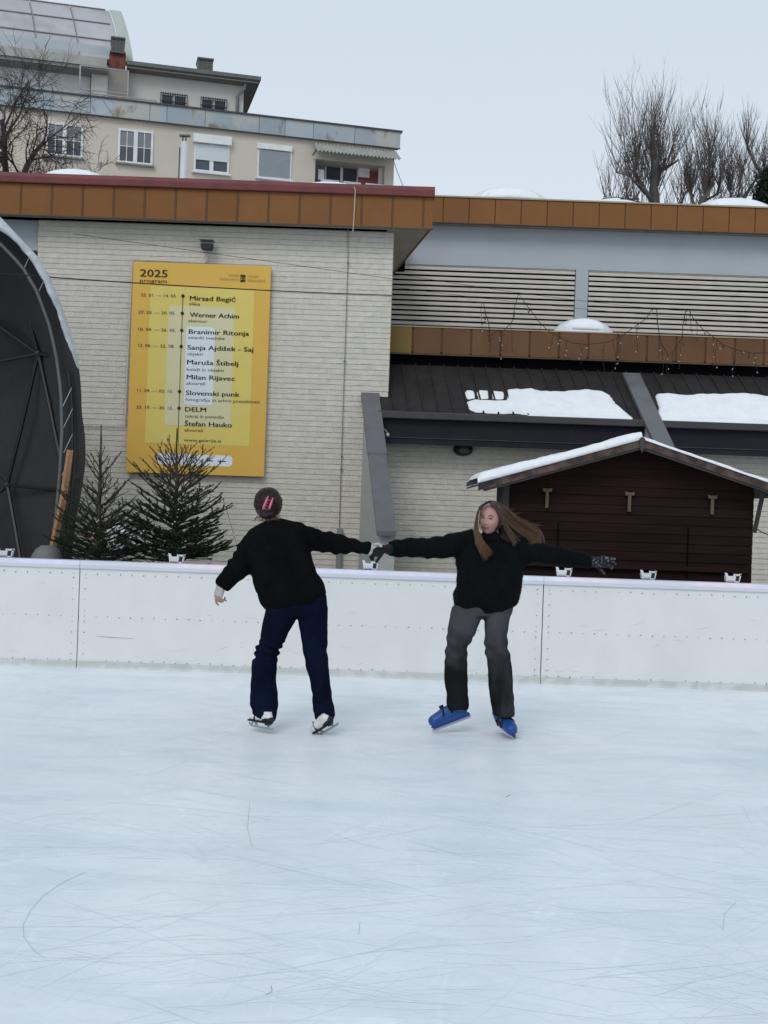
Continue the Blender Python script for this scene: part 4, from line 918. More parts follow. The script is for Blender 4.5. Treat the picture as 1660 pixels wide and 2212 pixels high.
# parapet tin fascia
zp0, zp1 = zs, zs+.60; fpar = A1('parapet', m_coping, (-.15, 26, -.2, .10, zp0+.02, zp1-.02)); 
sx = -.18; k = 0; random.seed(2)
wid = [1.75, 1.55, 1.05, .95, 1.95, 1.35, .6]
while sx < 24:
    w_ = wid[k] if k < len(wid) else 2.05
    A1('parapet_panel', m_tin, (sx+.008, sx+w_-.008, .10, .14+.01*(k % 2), zp0, zp1-.0), parent=fpar); sx += w_; k += 1
A1('coping', m_coping, (-.24, 26, -.35, .20, zp1+.002, zp1+.055)); A1('drip_edge', m_coping, (-.18, 26, .1, .17, zp0-.03, zp0-.002))
A1('roof', m_concrete, (0, 26, -9, -.2, zs+.3, zs+.5))
def window(pl_, pr_, pt_, pb_, kind):
    py_ = (pt_+pb_)/2; px_ = (pl_+pr_)/2; s1 = fa(pl_, py_)[0]; s0 = fa(pr_, py_)[0]; z1 = fa(px_, pt_)[1]; z0 = fa(px_, pb_)[1]; fw_ = .075
    w = A1('window', m_frame, (s0, s0+fw_, .0, .05, z0, z1), (s1-fw_, s1, .0, .05, z0, z1), (s0, s1, .0, .052, z1-fw_, z1+.001), (s0, s1, .0, .052, z0-.001, z0+fw_))
    sm_ = (s0+s1)/2
    if kind in ('open', 'shut'): A1('mullion', m_frame, (sm_-.07, sm_+.07, .0, .055, z0+.01, z1-.01), parent=w)
    for a, b_ in ((s0+fw_, sm_-.07), (sm_+.07, s1-fw_)):
        if kind == 'grey': continue
        p_ = A1('pane', m_glass, (a, b_, .012, .02, z0+fw_, z1-fw_), parent=w)
        if kind == 'open':
            c_ = (a+b_)/2; A1('glazing_bar', m_frame, (c_-.012, c_+.012, .02, .027, z0+fw_, z1-fw_), (a, b_, .02, .026, (z0+z1)/2-.012, (z0+z1)/2+.012), parent=w)
            A1('curtain', m_curtain, (a+.01, b_-.01, .0202, .0215, (z0+z1)/2+.02, z1-fw_-.01), parent=w)
    if kind == 'shut': A1('roller_shutter', m_shutter, *[(s0+.06, s1-.06, .055, .075, z1-.2-(i+1)*(z1-z0-.62)/14+.003, z1-.2-i*(z1-z0-.62)/14) for i in range(14)], parent=w); A1('shutter_box', m_frame, (s0-.05, s1+.05, .0, .20, z1-.18, z1+.12), parent=w)
    if kind == 'grey': A1('roller_shutter', m_shutterg, *[(s0+.06, s1-.06, .055, .075, z0+.06+i*(z1-z0-.25)/22, z0+.052+(i+1)*(z1-z0-.25)/22) for i in range(22)], parent=w); A1('shutter_box', m_frame, (s0-.0, s1+.03, .0, .12, z1-.16, z1+.04), parent=w)
    A1('sill', m_concrete if kind == 'open' else m_frame, (s0-.06, s1+.06, .0, .14, z0-.06, z0-.004), parent=w)
    return w
window(100, 180, 267, 339, 'open'); window(255, 331, 281, 355, 'open'); window(419, 496, 302, 374, 'shut'); window(556, 630, 316, 387, 'grey')
window(-62, 16, 254, 326, 'open')
# balcony contents
def bq(px, py, w): return fa(px, py, w)
dw = -.84
s1, s0 = fa(705, 370, dw)[0], fa(771, 370, dw)[0]; z1, z0 = fa(738, 347, dw)[1], bz0-.3
w = A1('balcony_door', m_frame, (s0-.05, s0, dw, dw+.05, z0, z1), (s1, s1+.05, dw, dw+.05, z0, z1), (s0-.05, s1+.05, dw, dw+.052, z1, z1+.06), ((s0+s1)/2-.05, (s0+s1)/2+.05, dw, dw+.055, z0, z1))
A1('pane', m_glass, (s0, (s0+s1)/2-.05, dw+.01, dw+.02, z0, z1), parent=w); A1('pane', m_glass, ((s0+s1)/2+.05, s1, dw+.01, dw+.02, z0, z1), parent=w)
A1('curtain_panel', m_curtain, (s1+.06, s1+.5, dw-.0, dw+.03, z0, z1))
for (a, b_, t_, u_, w_) in ((775, 799, 361, 382, -.6), (818, 829, 363, 398, -.35), (688, 701, 366, 388, -.3)):
    q1, q0 = fa(a, t_, w_)[0], fa(b_, t_, w_)[0]; A1('hanging_towel', m_frame, (q0, q1, w_, w_+.03, fa(a, u_, w_)[1], fa(a, t_, w_)[1]))
rl = MB(); zr_ = bz0+.02
abox(rl, bs_lo, bs_hi, .02, .05, zr_+.04, zr_+.08)
for i in range(24): s_ = bs_lo+(bs_hi-bs_lo)*i/23; abox(rl, s_-.01, s_+.01, .02, .04, zr_-.6, zr_+.04)
rl.build('balcony_railing', m_coping, apt)
for (a, b_) in ((694, 733), (742, 780), (790, 831)):
    q1, q0 = fa(a, 395, .2)[0], fa(b_, 395, .2)[0]; zt = fa((a+b_)/2, (389+(a-694)*.09), .2)[1]
    bx_ = A1('planter', m_white, (q0, q1, .06, .26, zt-.24, zt), bevel=.02)
# corrugated awning
q1, q0 = fa(676, 306, .1)[0], fa(857, 322, .1)[0]; za_ = fa(700, 309, .12)[1]; n = 130; g_ = []
for j in range(3):
    row = []
    for i in range(n+1): s_ = q0+(q1-q0)*i/n; row.append(AL(s_-.12*j*0, .10+.42*j, za_-.02-.26*j+.035*sin(i*2*pi/5.6)))
    g_.append(row)
b = MB(); b.sheet(g_); b.sheet([[p+V((0, 0, -.012)) for p in r] for r in g_]); b.build('corrugated_awning', m_corr, apt)
A1('awning_bracket', m_coping, (q1-.04, q1, .1, .8, za_-.5, za_-.47))
# penthouse storey
PWd = -1.6; ps0 = fa(526, 230, PWd)[0]; sl1 = fa(274, 155, PWd+.5)[0]; zt = fa(526, 183, PWd)[1]; zb = zs+.4
A1('penthouse_wall', m_penthouse, (ps0, sl1+.4, -8.5, PWd, zb, zt))
sl0 = fa(562, 190, PWd+.5)[0]; sl1 = fa(274, 155, PWd+.5)[0]
A1('roof_slab', m_slab, (sl0, sl1, -9, PWd+.55, zt+.0, zt+.09), (sl0-.02, sl1, PWd+.53, PWd+.60, zt+.03, zt+.17)); A1('roof_snow', m_snow, (sl0+2, sl1-.3, -8, PWd+.1, zt+.14, zt+.19))
A1('slab_soffit', m_concrete, (sl0+.05, sl1-.02, -8.9, PWd+.5, zt-.06, zt-.004))
q = fa(514, 200, PWd+.12)[0]
b = MB(); b.tube([AL(q-.25, PWd+.35, zt-.02), AL(q-.22, PWd+.3, zt-.25), AL(q, PWd+.12, zt-.5), AL(q, PWd+.12, zb)], .06, 8); b.build('downpipe', m_greypipe, apt, smooth=True)
for (a, b_, t_, u_) in ((347, 404, 205, 238), (434, 490, 215, 247)):
    s1, s0 = fa(a, 220, PWd)[0], fa(b_, 220, PWd)[0]; z1, z0 = fa((a+b_)/2, t_, PWd)[1], fa((a+b_)/2, u_+4, PWd)[1]; m_ = (s0+s1)/2
    w = A1('window', m_frame, (s0, s0+.05, PWd, PWd+.04, z0, z1), (s1-.05, s1, PWd, PWd+.04, z0, z1), (m_-.06, m_+.06, PWd, PWd+.045, z0, z1-.01), (s0, s1, PWd, PWd+.042, z1-.05, z1+.001))
    A1('pane', m_glass, (s0+.05, m_-.06, PWd+.01, PWd+.02, z0, z1-.05), parent=w); A1('pane', m_glass, (m_+.06, s1-.05, PWd+.01, PWd+.02, z0, z1-.05), parent=w)
    bars = [(s0+(s1-s0)*i/11-.012, s0+(s1-s0)*i/11+.012, PWd+.10, PWd+.12, z0-.05, z1+.04) for i in range(12)]+[(s0, s1, PWd+.095, PWd+.125, z0+(z1-z0)*f, z0+(z1-z0)*f+.03) for f in (.12, .52, .96)]
    A1('window_grille', m_black, *bars, parent=w)
def chimney(pxc, wpx, ytop, ymid, ybot, w, colr, plate):
    s_, _ = fa(pxc, ytop, w); sc_ = 43.5/F; hw = wpx/2*sc_; z1 = fa(pxc, ytop, w)[1]; z2 = fa(pxc, ymid, w)[1]; z3 = fa(pxc, ybot, w)[1]
    c_ = A1('chimney', colr, (s_-hw*1.25, s_+hw*1.25, w-.8, w, z3, z2-.06))
    A1('chimney_plate', m_cowl, (s_-hw*plate, s_+hw*plate, w-.95, w+.12, z2-.06, z2), parent=c_)
    bars = [(s_-hw, s_+hw, w-.7, w-.05, z2+(z1-z2)*k/6+.02, z2+(z1-z2)*k/6+.10) for k in range(6)]+[(s_+a*hw*.9-.03, s_+a*hw*.9+.03, w-.68, w-.03, z2, z1) for a in (-1, -.33, .33, 1)]
    A1('chimney_cowl', m_cowl, *bars, parent=c_)
    A1('chimney_core', m_dark, (s_-hw*.8, s_+hw*.8, w-.6, w-.12, z2, z1-.05), parent=c_)
    A1('cowl_cap', m_cowl, (s_-hw*1.1, s_+hw*1.1, w-.8, w+.02, z1-.02, z1+.04), parent=c_)
chimney(445, 34, 127, 156, 172, -3.0, m_brickred, 2.1)
# left tall part: shaft, chimney, pale walls, vaulted roof
chimney(256, 28, 82, 113, 152, -1.0, m_brickred, 1.2)
s_, _ = fa(256, 180, -1.0); zc = fa(256, 150, -1.0)[1]
A1('chimney_shaft', m_concrete, (s_-.35, s_+.35, -1.7, -1.0, zb, zc)); A1('shaft_pier', m_penthouse, (s_+.36, s_+.95, -1.6, -1.05, zb, zc-.1))
s0 = fa(232, 200, -.9)[0]
A1('side_block_wall', m_frame, (s0+.6, 24, -6, -1.4, zb, fa(200, 160, -1.4)[1]))
zt2 = fa(232, 158, -.8)[1]; A1('side_block_slab', m_corr, (s0, 25, -6, -.6, zt2, zt2+.20), (s0+.05, 25, -.62, -.5, zt2+.1, zt2+.42))
m_pale = M('pale_blue_panel', (.42, .47, .50), rough=.6, var=.1, scale=1.2)
zt3 = fa(240, 128, -1.2)[1]
A1('attic_wall', m_pale, (s0-.25, 25, -6, -2.05, zt2+.2, zt3+.75))
for px_, py_ in ((102, 124), (231, 139), (-30, 112)):
    a, z_ = fa(px_, py_, -2.05); A1('attic_window', m_glass, (a-.2, a+.2, -2.05, -2.0, z_-.22, z_+.22))
# rails on the terrace
rl = MB()
for (a, b_, yt, yb) in ((174, 278, 141, 240),):
    q1, q0 = fa(a, yt, -.5)[0], fa(b_, 150, -.5)[0]; zt_ = fa(a, yt, -.5)[1]
    abox(rl, q0, q1, -.52, -.48, zt_-.02, zt_+.02); abox(rl, q0, q1, -.52, -.48, zt_-.85, zt_-.81)
    for q in (q0, q1): abox(rl, q-.025, q+.025, -.52, -.47, zb, zt_)
q1, q0 = fa(174, 200, -.3)[0], fa(338, 200, -.3)[0]; zt_ = fa(174, 199, -.3)[1]
abox(rl, q0, q1, -.32, -.28, zt_-.02, zt_+.02)
for i in range(26):
    q = q0+(q1-q0)*i/25; r_ = .03 if i in (0, 25, 12) else .009; abox(rl, q-r_, q+r_, -.31, -.29, zb, zt_)
rl.build('terrace_railing', m_corr, apt)
# vaulted roof
prof = []; s_r = fa(288, 135, -1.9)[0]; s_r2 = fa(262, 28, -4.4)[0]; SKW = max(.2, s_r2-s_r)
zv0 = fa(290, 137, -1.9)[1]; zv1 = fa(262, 27, -4.4)[1]
for k in range(13):
    t = k/12; a = t*radians(62); w_ = -1.9-2.5*(.8*t+.2*(1-cos(a))/(1-cos(radians(62)))) ; z_ = zv0+(zv1-zv0)*(.8*t+.2*sin(a)/sin(radians(62))); prof.append((w_, z_))
vr = MB(); nseg = 12
def vp(s_, k, off=0.): w_, z_ = prof[k]; return AL(s_+SKW*(k/12)**1.3, w_+off*.7, z_+off*.7)
edge = MB(); edge.sheet([[vp(s_r, k, .05) for k in range(13)], [vp(s_r+.45, k, .05) for k in range(13)]]); edge.sheet([[vp(s_r, k, .05) for k in range(13)], [vp(s_r, k, -.05) for k in range(13)]])
vault = edge.build('vault_roof', m_vaultedge, apt)
gs = .0
sx = s_r+.45
for c_ in range(9):
    for r_, (k0, k1) in enumerate(((0, 4), (4, 8), (8, 12))):
        b = MB(); b.sheet([[vp(sx+.01, k) for k in range(k0, k1+1)], [vp(sx+1.46, k) for k in range(k0, k1+1)]]); b.sheet([[vp(sx+.01, k, -.06) for k in range(k0, k1+1)], [vp(sx+1.46, k, -.06) for k in range(k0, k1+1)]]); b.build('roof_sheet', m_vault, vault)
    b = MB(); b.tube([vp(sx+1.475, k, .02) for k in range(13)], .018, 4); b.build('vault_rib', m_corr, vault)
    sx += 1.5
for k in (4, 8, 12): b = MB(); b.tube([vp(s_r+.6, k, .02), vp(sx, k, .02)], .035, 4); b.build('vault_seam', m_seamdark, vault)
b = MB(); b.prism([AL(s_r+.9, w_-.12, z_) for w_, z_ in prof]+[AL(s_r+.9, -7, zv1), AL(s_r+.9, -7, zv0), AL(s_r+.9, -2.0, zv0)], EE*14); b.build('attic_core', m_seamdark, apt)
A1('gutter', m_coping, (s_r-.05, 25, -1.97, -1.83, zv0-.1, zv0+.02))
# white flue on the gallery roof
c_ = P(395, 390, 20.0); fl_ = thing('roof_flue', (c_.x, 20, ZF1), 'slim white flue pipe with a small tee cap standing on the gallery roof', 'flue')
zt_ = P(397, 304, 20.0).z
b = MB(); b.tube([(c_.x, 20, ZF1), (c_.x+.01, 20, zt_-.05)], .058, 14); b.ell((c_.x+.01, 20, zt_-.05), .058, .058, .05, 14, 6); b.build('pipe', m_white, fl_, smooth=True)
b = MB(); b.box(c_.x-.075, c_.x+.10, 19.96, 20.04, zt_+.07, zt_+.095); b.tube([(c_.x-.02, 20, zt_-.04), (c_.x-.02, 20, zt_+.075)], .013, 5); b.tube([(c_.x+.03, 20, zt_-.04), (c_.x+.03, 20, zt_+.075)], .013, 5); b.build('cap', m_cowl, fl_)
b = MB(); b.tube([(c_.x-.068, 19.99, ZF1), (c_.x-.065, 19.99, zt_-.12)], .012, 5); b.build('stay', m_cowl, fl_)

# ================================================================== BARE TREES
def grow(mb, p, d, L_, r, lvl, maxl, spread, up, kids, seedwob=.25, n=5):
    q = [p]; rr = [r]
    for k in range(n):
        d = (d+V((random.gauss(0, seedwob), random.gauss(0, seedwob), random.gauss(0, seedwob)+up))/1.0*.5).normalized()*1; q.append(q[-1]+d*L_/n); rr.append(r*(1-.55*(k+1)/n))
    mb.tube(q, rr, 6 if lvl == 0 else (4 if lvl < 3 else 3), cap=False)
    if lvl >= maxl: return
    for k in range(kids):
        t = .25+.75*(k+random.random())/kids; i = min(int(t*n), n-1); c_ = q[i].lerp(q[i+1], t*n-i); o = d.orthogonal().normalized(); o.rotate(Matrix.Rotation(random.uniform(0, 2*pi), 3, d))
        grow(mb, c_, (d+o*spread*random.uniform(.6, 1.3)).normalized(), L_*random.uniform(.5, .78), max(rr[i]*.58, .006), lvl+1, maxl, spread, up, kids, seedwob, n)
random.seed(44)
YT1 = 30.0; b0 = P(35, 440, YT1); m_bare = M('dark_bare_bark', (.055, .045, .042), rough=.9, var=.3, scale=4); bt = thing('bare_tree', (b0.x, YT1, 0), 'leafless spreading tree in front of the apartment block at the far left', 'bare tree')
tr = MB(); tr.tube([(b0.x, YT1, 0), (b0.x+.05, YT1, b0.z-.4), (b0.x, YT1, b0.z)], [.28, .20, .17], 8); tr.build('trunk', m_bare, bt, smooth=True)
cw = MB(); 
for (dx, dz, L_, r_) in ((-.25, 1, 2.3, .10), (.35, 1, 2.0, .09), (1.0, .45, 1.9, .085), (.9, .15, 1.7, .07), (-.8, .6, 1.8, .08), (.15, 1, 2.4, .085)):
    grow(cw, b0+V((0, 0, -.25)), V((dx, random.uniform(-.3, .3), dz)).normalized(), L_, r_, 0, 4, .85, -.03, 5, .34)
cw.build('branches', m_bare, bt)
m_bare = bpy.data.materials['bare_bark']
def pollard(pxb, Y, stems, label, seed):
    random.seed(seed); b0 = P(pxb, 450, Y); t = thing('pollarded_tree', (b0.x, Y, 0), label, 'bare tree', 'bare pollarded trees behind the hall')
    tr = MB(); tr.tube([(b0.x, Y, 0), (b0.x, Y, b0.z-.5), b0], [.22, .16, .13], 8); tr.build('trunk', m_bare2, t, smooth=True)
    cw = MB(); sh = MB()
    def shoot(p, d, L_, r):
        q = [p]; n = 5
        for k in range(n): d = (d*1.0+V((random.gauss(0, .07), random.gauss(0, .07), .16))).normalized(); q.append(q[-1]+d*L_/n)
        sh.tube(q, [r*(1-.75*k/n) for k in range(n+1)], 3, cap=False)
        if L_ > .7:
            for k in range(int(L_*2.4)):
                i = random.randrange(1, n); o = V((random.gauss(0, 1), random.gauss(0, 1), .9)).normalized(); shoot(q[i], (d*.55+o*.6).normalized(), L_*random.uniform(.22, .5), r*.55)
    for (pts, r0, nsh, Lm) in stems:
        q = [P(x_, y_, Y+random.uniform(-.5, .5)*(i > 0)) for i, (x_, y_) in enumerate(pts)]
        cw.tube(resamp(q, 9), [.42*r0*(1-.55*k/8)*(1+.35*random.random()) for k in range(9)], 7); rs = resamp(q, 40)
        for k in range(nsh):
            j = int(39*random.random()**.8); c_ = rs[j]; a = random.uniform(0, 2*pi); o = V((cos(a), sin(a), 0)); shoot(c_, (o*random.uniform(.1, 1.0)+V((0, 0, 1))).normalized(), Lm*random.uniform(.4, 1.1), random.uniform(.007, .012))
    cw.build('limbs', m_bare2, t, smooth=True); sh.build('shoots', m_bare, t, kind='stuff'); return t
YQ = 32.0
pollard(1418, YQ, [([(1418, 460), (1412, 400), (1417, 345)], .30, 60, 2.3), ([(1412, 440), (1390, 405), (1370, 375), (1377, 340)], .14, 55, 2.4), ([(1420, 400), (1428, 370), (1452, 355), (1466, 345)], .11, 45, 1.9), ([(1395, 420), (1360, 380), (1330, 372)], .06, 40, 1.5), ([(1410, 380), (1408, 330), (1407, 280)], .09, 36, 1.5), ([(1380, 430), (1340, 430)], .05, 28, 1.5)], 'tallest bare tree with a thick stub trunk and upright shoots above the ochre fascia', 51)
pollard(1505, YQ, [([(1505, 470), (1520, 430), (1540, 395)], .20, 55, 1.9), ([(1500, 450), (1490, 400), (1480, 370)], .10, 50, 1.6), ([(1530, 410), (1533, 350), (1534, 300)], .07, 40, 1.4), ([(1510, 440), (1550, 420), (1560, 380)], .09, 45, 1.6)], 'bare tree with dense thin shoots in the middle of the group', 52)
pollard(1590, YQ, [([(1590, 470), (1612, 420), (1635, 385), (1645, 378)], .13, 40, 1.0), ([(1645, 378), (1628, 345), (1615, 320), (1612, 300)], .08, 40, 1.1), ([(1585, 450), (1575, 400), (1572, 370)], .09, 45, 1.5), ([(1590, 440), (1600, 400), (1605, 360)], .07, 40, 1.4)], 'bare tree with a crooked angled limb near the dark evergreen', 53)
pollard(1672, YQ+2, [([(1672, 460), (1668, 400), (1672, 360)], .12, 45, 1.6), ([(1672, 440), (1650, 400), (1652, 370)], .08, 40, 1.5)], 'bare tree cut off by the right edge of the photo', 54)
pollard(1455, YQ+4, [([(1455, 470), (1400, 440), (1330, 425), (1300, 430)], .05, 70, 1.5), ([(1460, 470), (1480, 420), (1500, 400)], .07, 60, 1.7), ([(1470, 460), (1560, 430), (1640, 420)], .05, 80, 1.5)], 'low bare tree spreading thin shoots behind the tallest one', 55)
random.seed(61); c_ = P(1672, 405, 27); ev = thing('evergreen_tree', (c_.x, 27, 0), 'dark leafy evergreen at the right edge behind the hall roof', 'evergreen tree')
b = MB(); b.tube([(c_.x, 27, 0), (c_.x, 27, c_.z)], [.2, .08], 6); b.build('trunk', m_bark, ev)
lf = MB()
for k in range(9000):
    a, e, r_ = random.uniform(0, 2*pi), math.asin(random.uniform(-1, 1)), random.uniform(.35, 1)**.5
    d = V((cos(a)*cos(e), sin(a)*cos(e), sin(e))); rad = (1+.35*noise.noise(d*2.3+V((3, 0, 0)))+.18*noise.noise(d*7))
    p = V((c_.x, 27, c_.z-.35))+V((d.x*.46, d.y*.5, d.z*.92))*rad*r_; o = V((random.gauss(0, 1), random.gauss(0, 1), random.gauss(0, 1))).normalized()*.045; o2 = o.orthogonal().normalized()*.022
    k0 = len(lf.v); lf.v += [p-o, p+o2, p+o, p-o2]; lf.f.append((k0, k0+1, k0+2, k0+3))
lf.build('foliage', m_ever, ev, kind='stuff')

# ================================================================== PEOPLE
def ringLR(pL, pR, Yc, dr, n=22, sq=2.3, slant=0.):
    """closed cross-section spanning the two outline points, with real depth dr (m)"""
    a, b_ = P(pL[0], pL[1], Yc), P(pR[0], pR[1], Yc); c_ = (a+b_)/2; h = (b_-a)/2; dv = V((0, 1, 0)); out = []
    for j in range(n):
        t = 2*pi*j/n; ct, st = cos(t), sin(t); e = 2/sq
        out.append(c_+h*(abs(ct)**e*(1 if ct >= 0 else -1))+dv*dr*(abs(st)**e*(1 if st >= 0 else -1)))
    return out
def loft(mb, secs, sq=2.3):
    mb.rings([ringLR(s_[0], s_[1], s_[2], s_[3], sq=sq) for s_ in secs]); return mb
def wrinkle(mb, amp, fx_, seed, fn=None):
    out = []
    for v, n_ in zip(mb.v, mb.n):
        a = amp*(noise.noise(V((v.x*fx_[0]+seed, v.y*fx_[1], v.z*fx_[2])))+.5*noise.noise(V((v.x*fx_[0]*2.3, v.y*fx_[1]*2.3+seed, v.z*fx_[2]*2.3))))
        if fn: a += fn(v)
        out.append(v+n_*a)
    mb.v = out; return mb
def capsule(mb, p, q, r0, r1, n=10, flat=1.):
    p, q = V(p), V(q); d = (q-p).normalized()
    mb.tube([p-d*r0*.85, p-d*r0*.5, p, q, q+d*r1*.5, p*0+q+d*r1*.88], [r0*.45, r0*.85, r0, r1, r1*.85, r1*.4], n, flat=flat)
def hand(mb, w, fwd, pal, s_=1., curl=(.3, .35, .4, .45), thumb=(1, .6), spread=.10, rr=1., sl=.0):
    """w wrist, fwd pointing direction, pal palm normal; five separate fingers"""
    w = V(w); fwd = V(fwd).normalized(); pal = (V(pal)-fwd*V(pal).dot(fwd)).normalized(); side = fwd.cross(pal)
    R = []
    for (t, hw, th) in ((-.03, .022, .018), (0, .024, .018), (.03, .033, .016), (.06, .040, .015), (.085, .041, .013), (.096, .036, .010)):
        c_ = w+fwd*t*s_; R.append([c_+side*hw*s_*rr*cos(2*pi*j/14)+pal*th*s_*rr*sin(2*pi*j/14) for j in range(14)])
    mb.rings(R)
    for k, (off, ln_) in enumerate(((-.030, .074), (-.010, .083), (.011, .077), (.030, .060))):
        p = w+(fwd*(.080)+side*off)*s_; d = (fwd+side*off*spread*30).normalized(); a = curl[k]
        for sgm, (f, r_) in enumerate(((.46, .0098), (.30, .0088), (.24, .0078))):
            d2 = d.copy(); rot = Matrix.Rotation(-a if sgm == 0 else -a*1.15, 3, side); d = (rot @ d).normalized(); 
            if d.dot(pal) < d2.dot(pal) and a > 0: d = (Matrix.Rotation(2*(a if sgm == 0 else a*1.15), 3, side) @ d).normalized()
            q = p+d*ln_*f*s_*1.05; capsule(mb, p, q, r_*s_*rr, r_*.92*s_*rr, 8); p = q
    ts = thumb[0]; p = w+(fwd*.022+side*ts*.026)*s_; d = (fwd*.75+side*ts*.75+pal*.35).normalized()
    for (l_, r_) in ((.038, .0125), (.030, .0105), (.024, .0090)):
        q = p+d*l_*s_; capsule(mb, p, q, r_*s_*rr, r_*.9*s_*rr, 8); p = q; d = (d+fwd*.35*thumb[1]+pal*.25*thumb[1]).normalized()
def head(mb, c_, fwd, upv, s_=1., n=44, m_=40):
    """closed head surface with brow, nose, lips, chin; c_ = head centre; returns local->world function"""
    fwd = V(fwd).normalized(); upv = (V(upv)-fwd*V(upv).dot(fwd)).normalized(); sd = fwd.cross(upv)   # sd: to the person's right
    def G(x, z, cx_, cz_, sx_, sz_): return math.exp(-((x-cx_)/sx_)**2-((z-cz_)/sz_)**2)
    def surf(th, ph):
        # th around (0 = forward), ph from bottom (-pi/2) to top
        z = .112*sin(ph); cz = cos(ph); lower = max(0, -z/.112)
        hw = .074*(1-.42*lower**1.7); fr = .092*(1-.10*lower**2); bk = .098*(1-.55*lower**1.3)
        sx_, cx_ = sin(th), cos(th); cc = cz**.78
        x = hw*sx_*cc; y = (fr if cx_ > 0 else bk)*cx_*(abs(cx_)**-.12 if abs(cx_) > .05 else 1)*cc
        if cx_ > 0: y = min(y, fr*cc*1.0) + (.010 if lower > 0 else 0)*lower*cx_
        if cx_ > .2:
            d = 0
            d += .023*G(x, z, 0, -.022, .0095, .016)+.011*G(x, z, 0, .004, .0075, .020)+.007*(G(x, z, .013, -.026, .008, .008)+G(x, z, -.013, -.026, .008, .008))
            d -= .011*(G(x, z, .030, .008, .015, .010)+G(x, z, -.030, .008, .015, .010))
            d += .006*(G(x, z, .028, .026, .022, .008)+G(x, z, -.028, .026, .022, .008))
            d += .007*G(x, z, 0, -.054, .017, .0045)+.007*G(x, z, 0, -.064, .015, .005)-.004*G(x, z, 0, -.0588, .024, .0022)
            d += .007*(G(x, z, .040, -.030, .018, .020)+G(x, z, -.040, -.030, .018, .020))
            d += .009*G(x, z, 0, -.092, .018, .014)
            d += .004*(G(x, z, .030, .005, .009, .006)+G(x, z, -.030, .005, .009, .006))
            y += d*min(1, (cx_-.2)*2.2)
        return x, y, z
    def L2W(x, y, z): return c_+(sd*x+fwd*y+upv*z)*s_
    R = [[L2W(*surf(2*pi*j/n, -pi/2+pi*i/m_)) for j in range(n)] for i in range(1, m_)]
    mb.rings(R)
    for sg in (-1, 1):      # ears
        e = []
        for k, (w_, t_) in enumerate(((.004, .5), (.010, .9), (.012, 1), (.007, .7))):
            cc = L2W(sg*(.070+.006*k), -.010-.003*k, -.006); e.append([cc+(fwd*cos(2*pi*j/10)*.016*t_+upv*sin(2*pi*j/10)*.030*t_)*s_ for j in range(10)])
        mb.rings(e)
    def fpt(x, z, lift=0.):   # point on the face surface
        best = None
        for ph in [asin_ for asin_ in [math.asin(max(-.999, min(.999, z/.112)))]]:
            lo, hi = -1.4, 1.4
            for _ in range(30):
                mid = (lo+hi)/2
                if surf(mid, ph)[0] < x: lo = mid
                else: hi = mid
            X, Y_, Z_ = surf((lo+hi)/2, ph)
        return L2W(X, Y_+lift, Z_)
    return L2W, fpt
def strands(curves, mat, name, parent, r=.0016, n=8, root=0., tones=None):
    mb = MB(); tone = []
    for ci, c_ in enumerate(curves):
        pts = resamp(c_, n); k0 = len(mb.v); rr = [r*(1-.9*(k/(n-1))**3) for k in range(n)]
        mb.tube(pts, rr, 3, cap=False)
        t0, t1 = tones[ci] if tones else (0, 1)
        for k in range(n): tone += [t0+(t1-t0)*k/(n-1)]*3
    mb.tone = tone; return mb.build(name, mat, parent, smooth=True)
def blade_holder(mb, x0, x1, z0, z1, w, fr): mb.box(x0, x1, -w, w, z0, z1, fr=fr)

# ---------------- left skater, seen from behind
YA = 8.6
pA = P(640, 1588, YA)
A_SKIN = MB()
hc = P(580, 1089, YA-.01); hup = V((.06, .05, 1)); hf = V((-.30, .95, -.05))
head(A_SKIN, hc+V((0, .01, .004)), hf, hup, .98)
loft(A_SKIN, [((570, 1098), (602, 1098), YA+.01, .05), ((572, 1118), (606, 1114), YA, .055), ((570, 1134), (612, 1128), YA, .06), ((545, 1160), (640, 1146), YA, .075), ((538, 1185), (655, 1175), YA, .085), ((555, 1235), (662, 1225), YA, .085), ((585, 1290), (690, 1280), YA, .085), ((592, 1325), (695, 1320), YA, .085)])
loft(A_SKIN, [((598, 1300), (638, 1310), YA, .06), ((582, 1370), (608, 1375), YA+.02, .045), ((572, 1405), (592, 1405), YA+.035, .035), ((562, 1430), (586, 1430), YA+.03, .04), ((558, 1500), (582, 1500), YA, .04), ((560, 1548), (578, 1548), YA, .03)])
loft(A_SKIN, [((652, 1310), (692, 1300), YA, .06), ((668, 1390), (692, 1390), YA, .05), ((677, 1450), (699, 1448), YA, .045), ((688, 1510), (706, 1508), YA, .04), ((694, 1552), (710, 1550), YA, .03)])
capsule(A_SKIN, P(650, 1146, YA), P(735, 1172, YA), .05, .038); capsule(A_SKIN, P(735, 1172, YA), P(803, 1186, YA+.03), .036, .028)
capsule(A_SKIN, P(545, 1165, YA), P(522, 1215, YA), .05, .040); capsule(A_SKIN, P(522, 1215, YA), P(482, 1266, YA-.03), .038, .027)
wA = P(477, 1267, YA-.03); fA = V((-.20, -.05, -1)); hand(A_SKIN, wA, fA, (.75, .65, 0), .98, curl=(.35, .75, .95, 1.0), thumb=(-1, .3), spread=.07)
q = remesh(A_SKIN, .0062, 1)
person_a = q.build('person', m_skin, None, smooth=True, cat='person', label='skater seen from behind in black sweatshirt and dark blue jeans with pink hair clip')
ORG[person_a.name] = V((0, 0, 0))
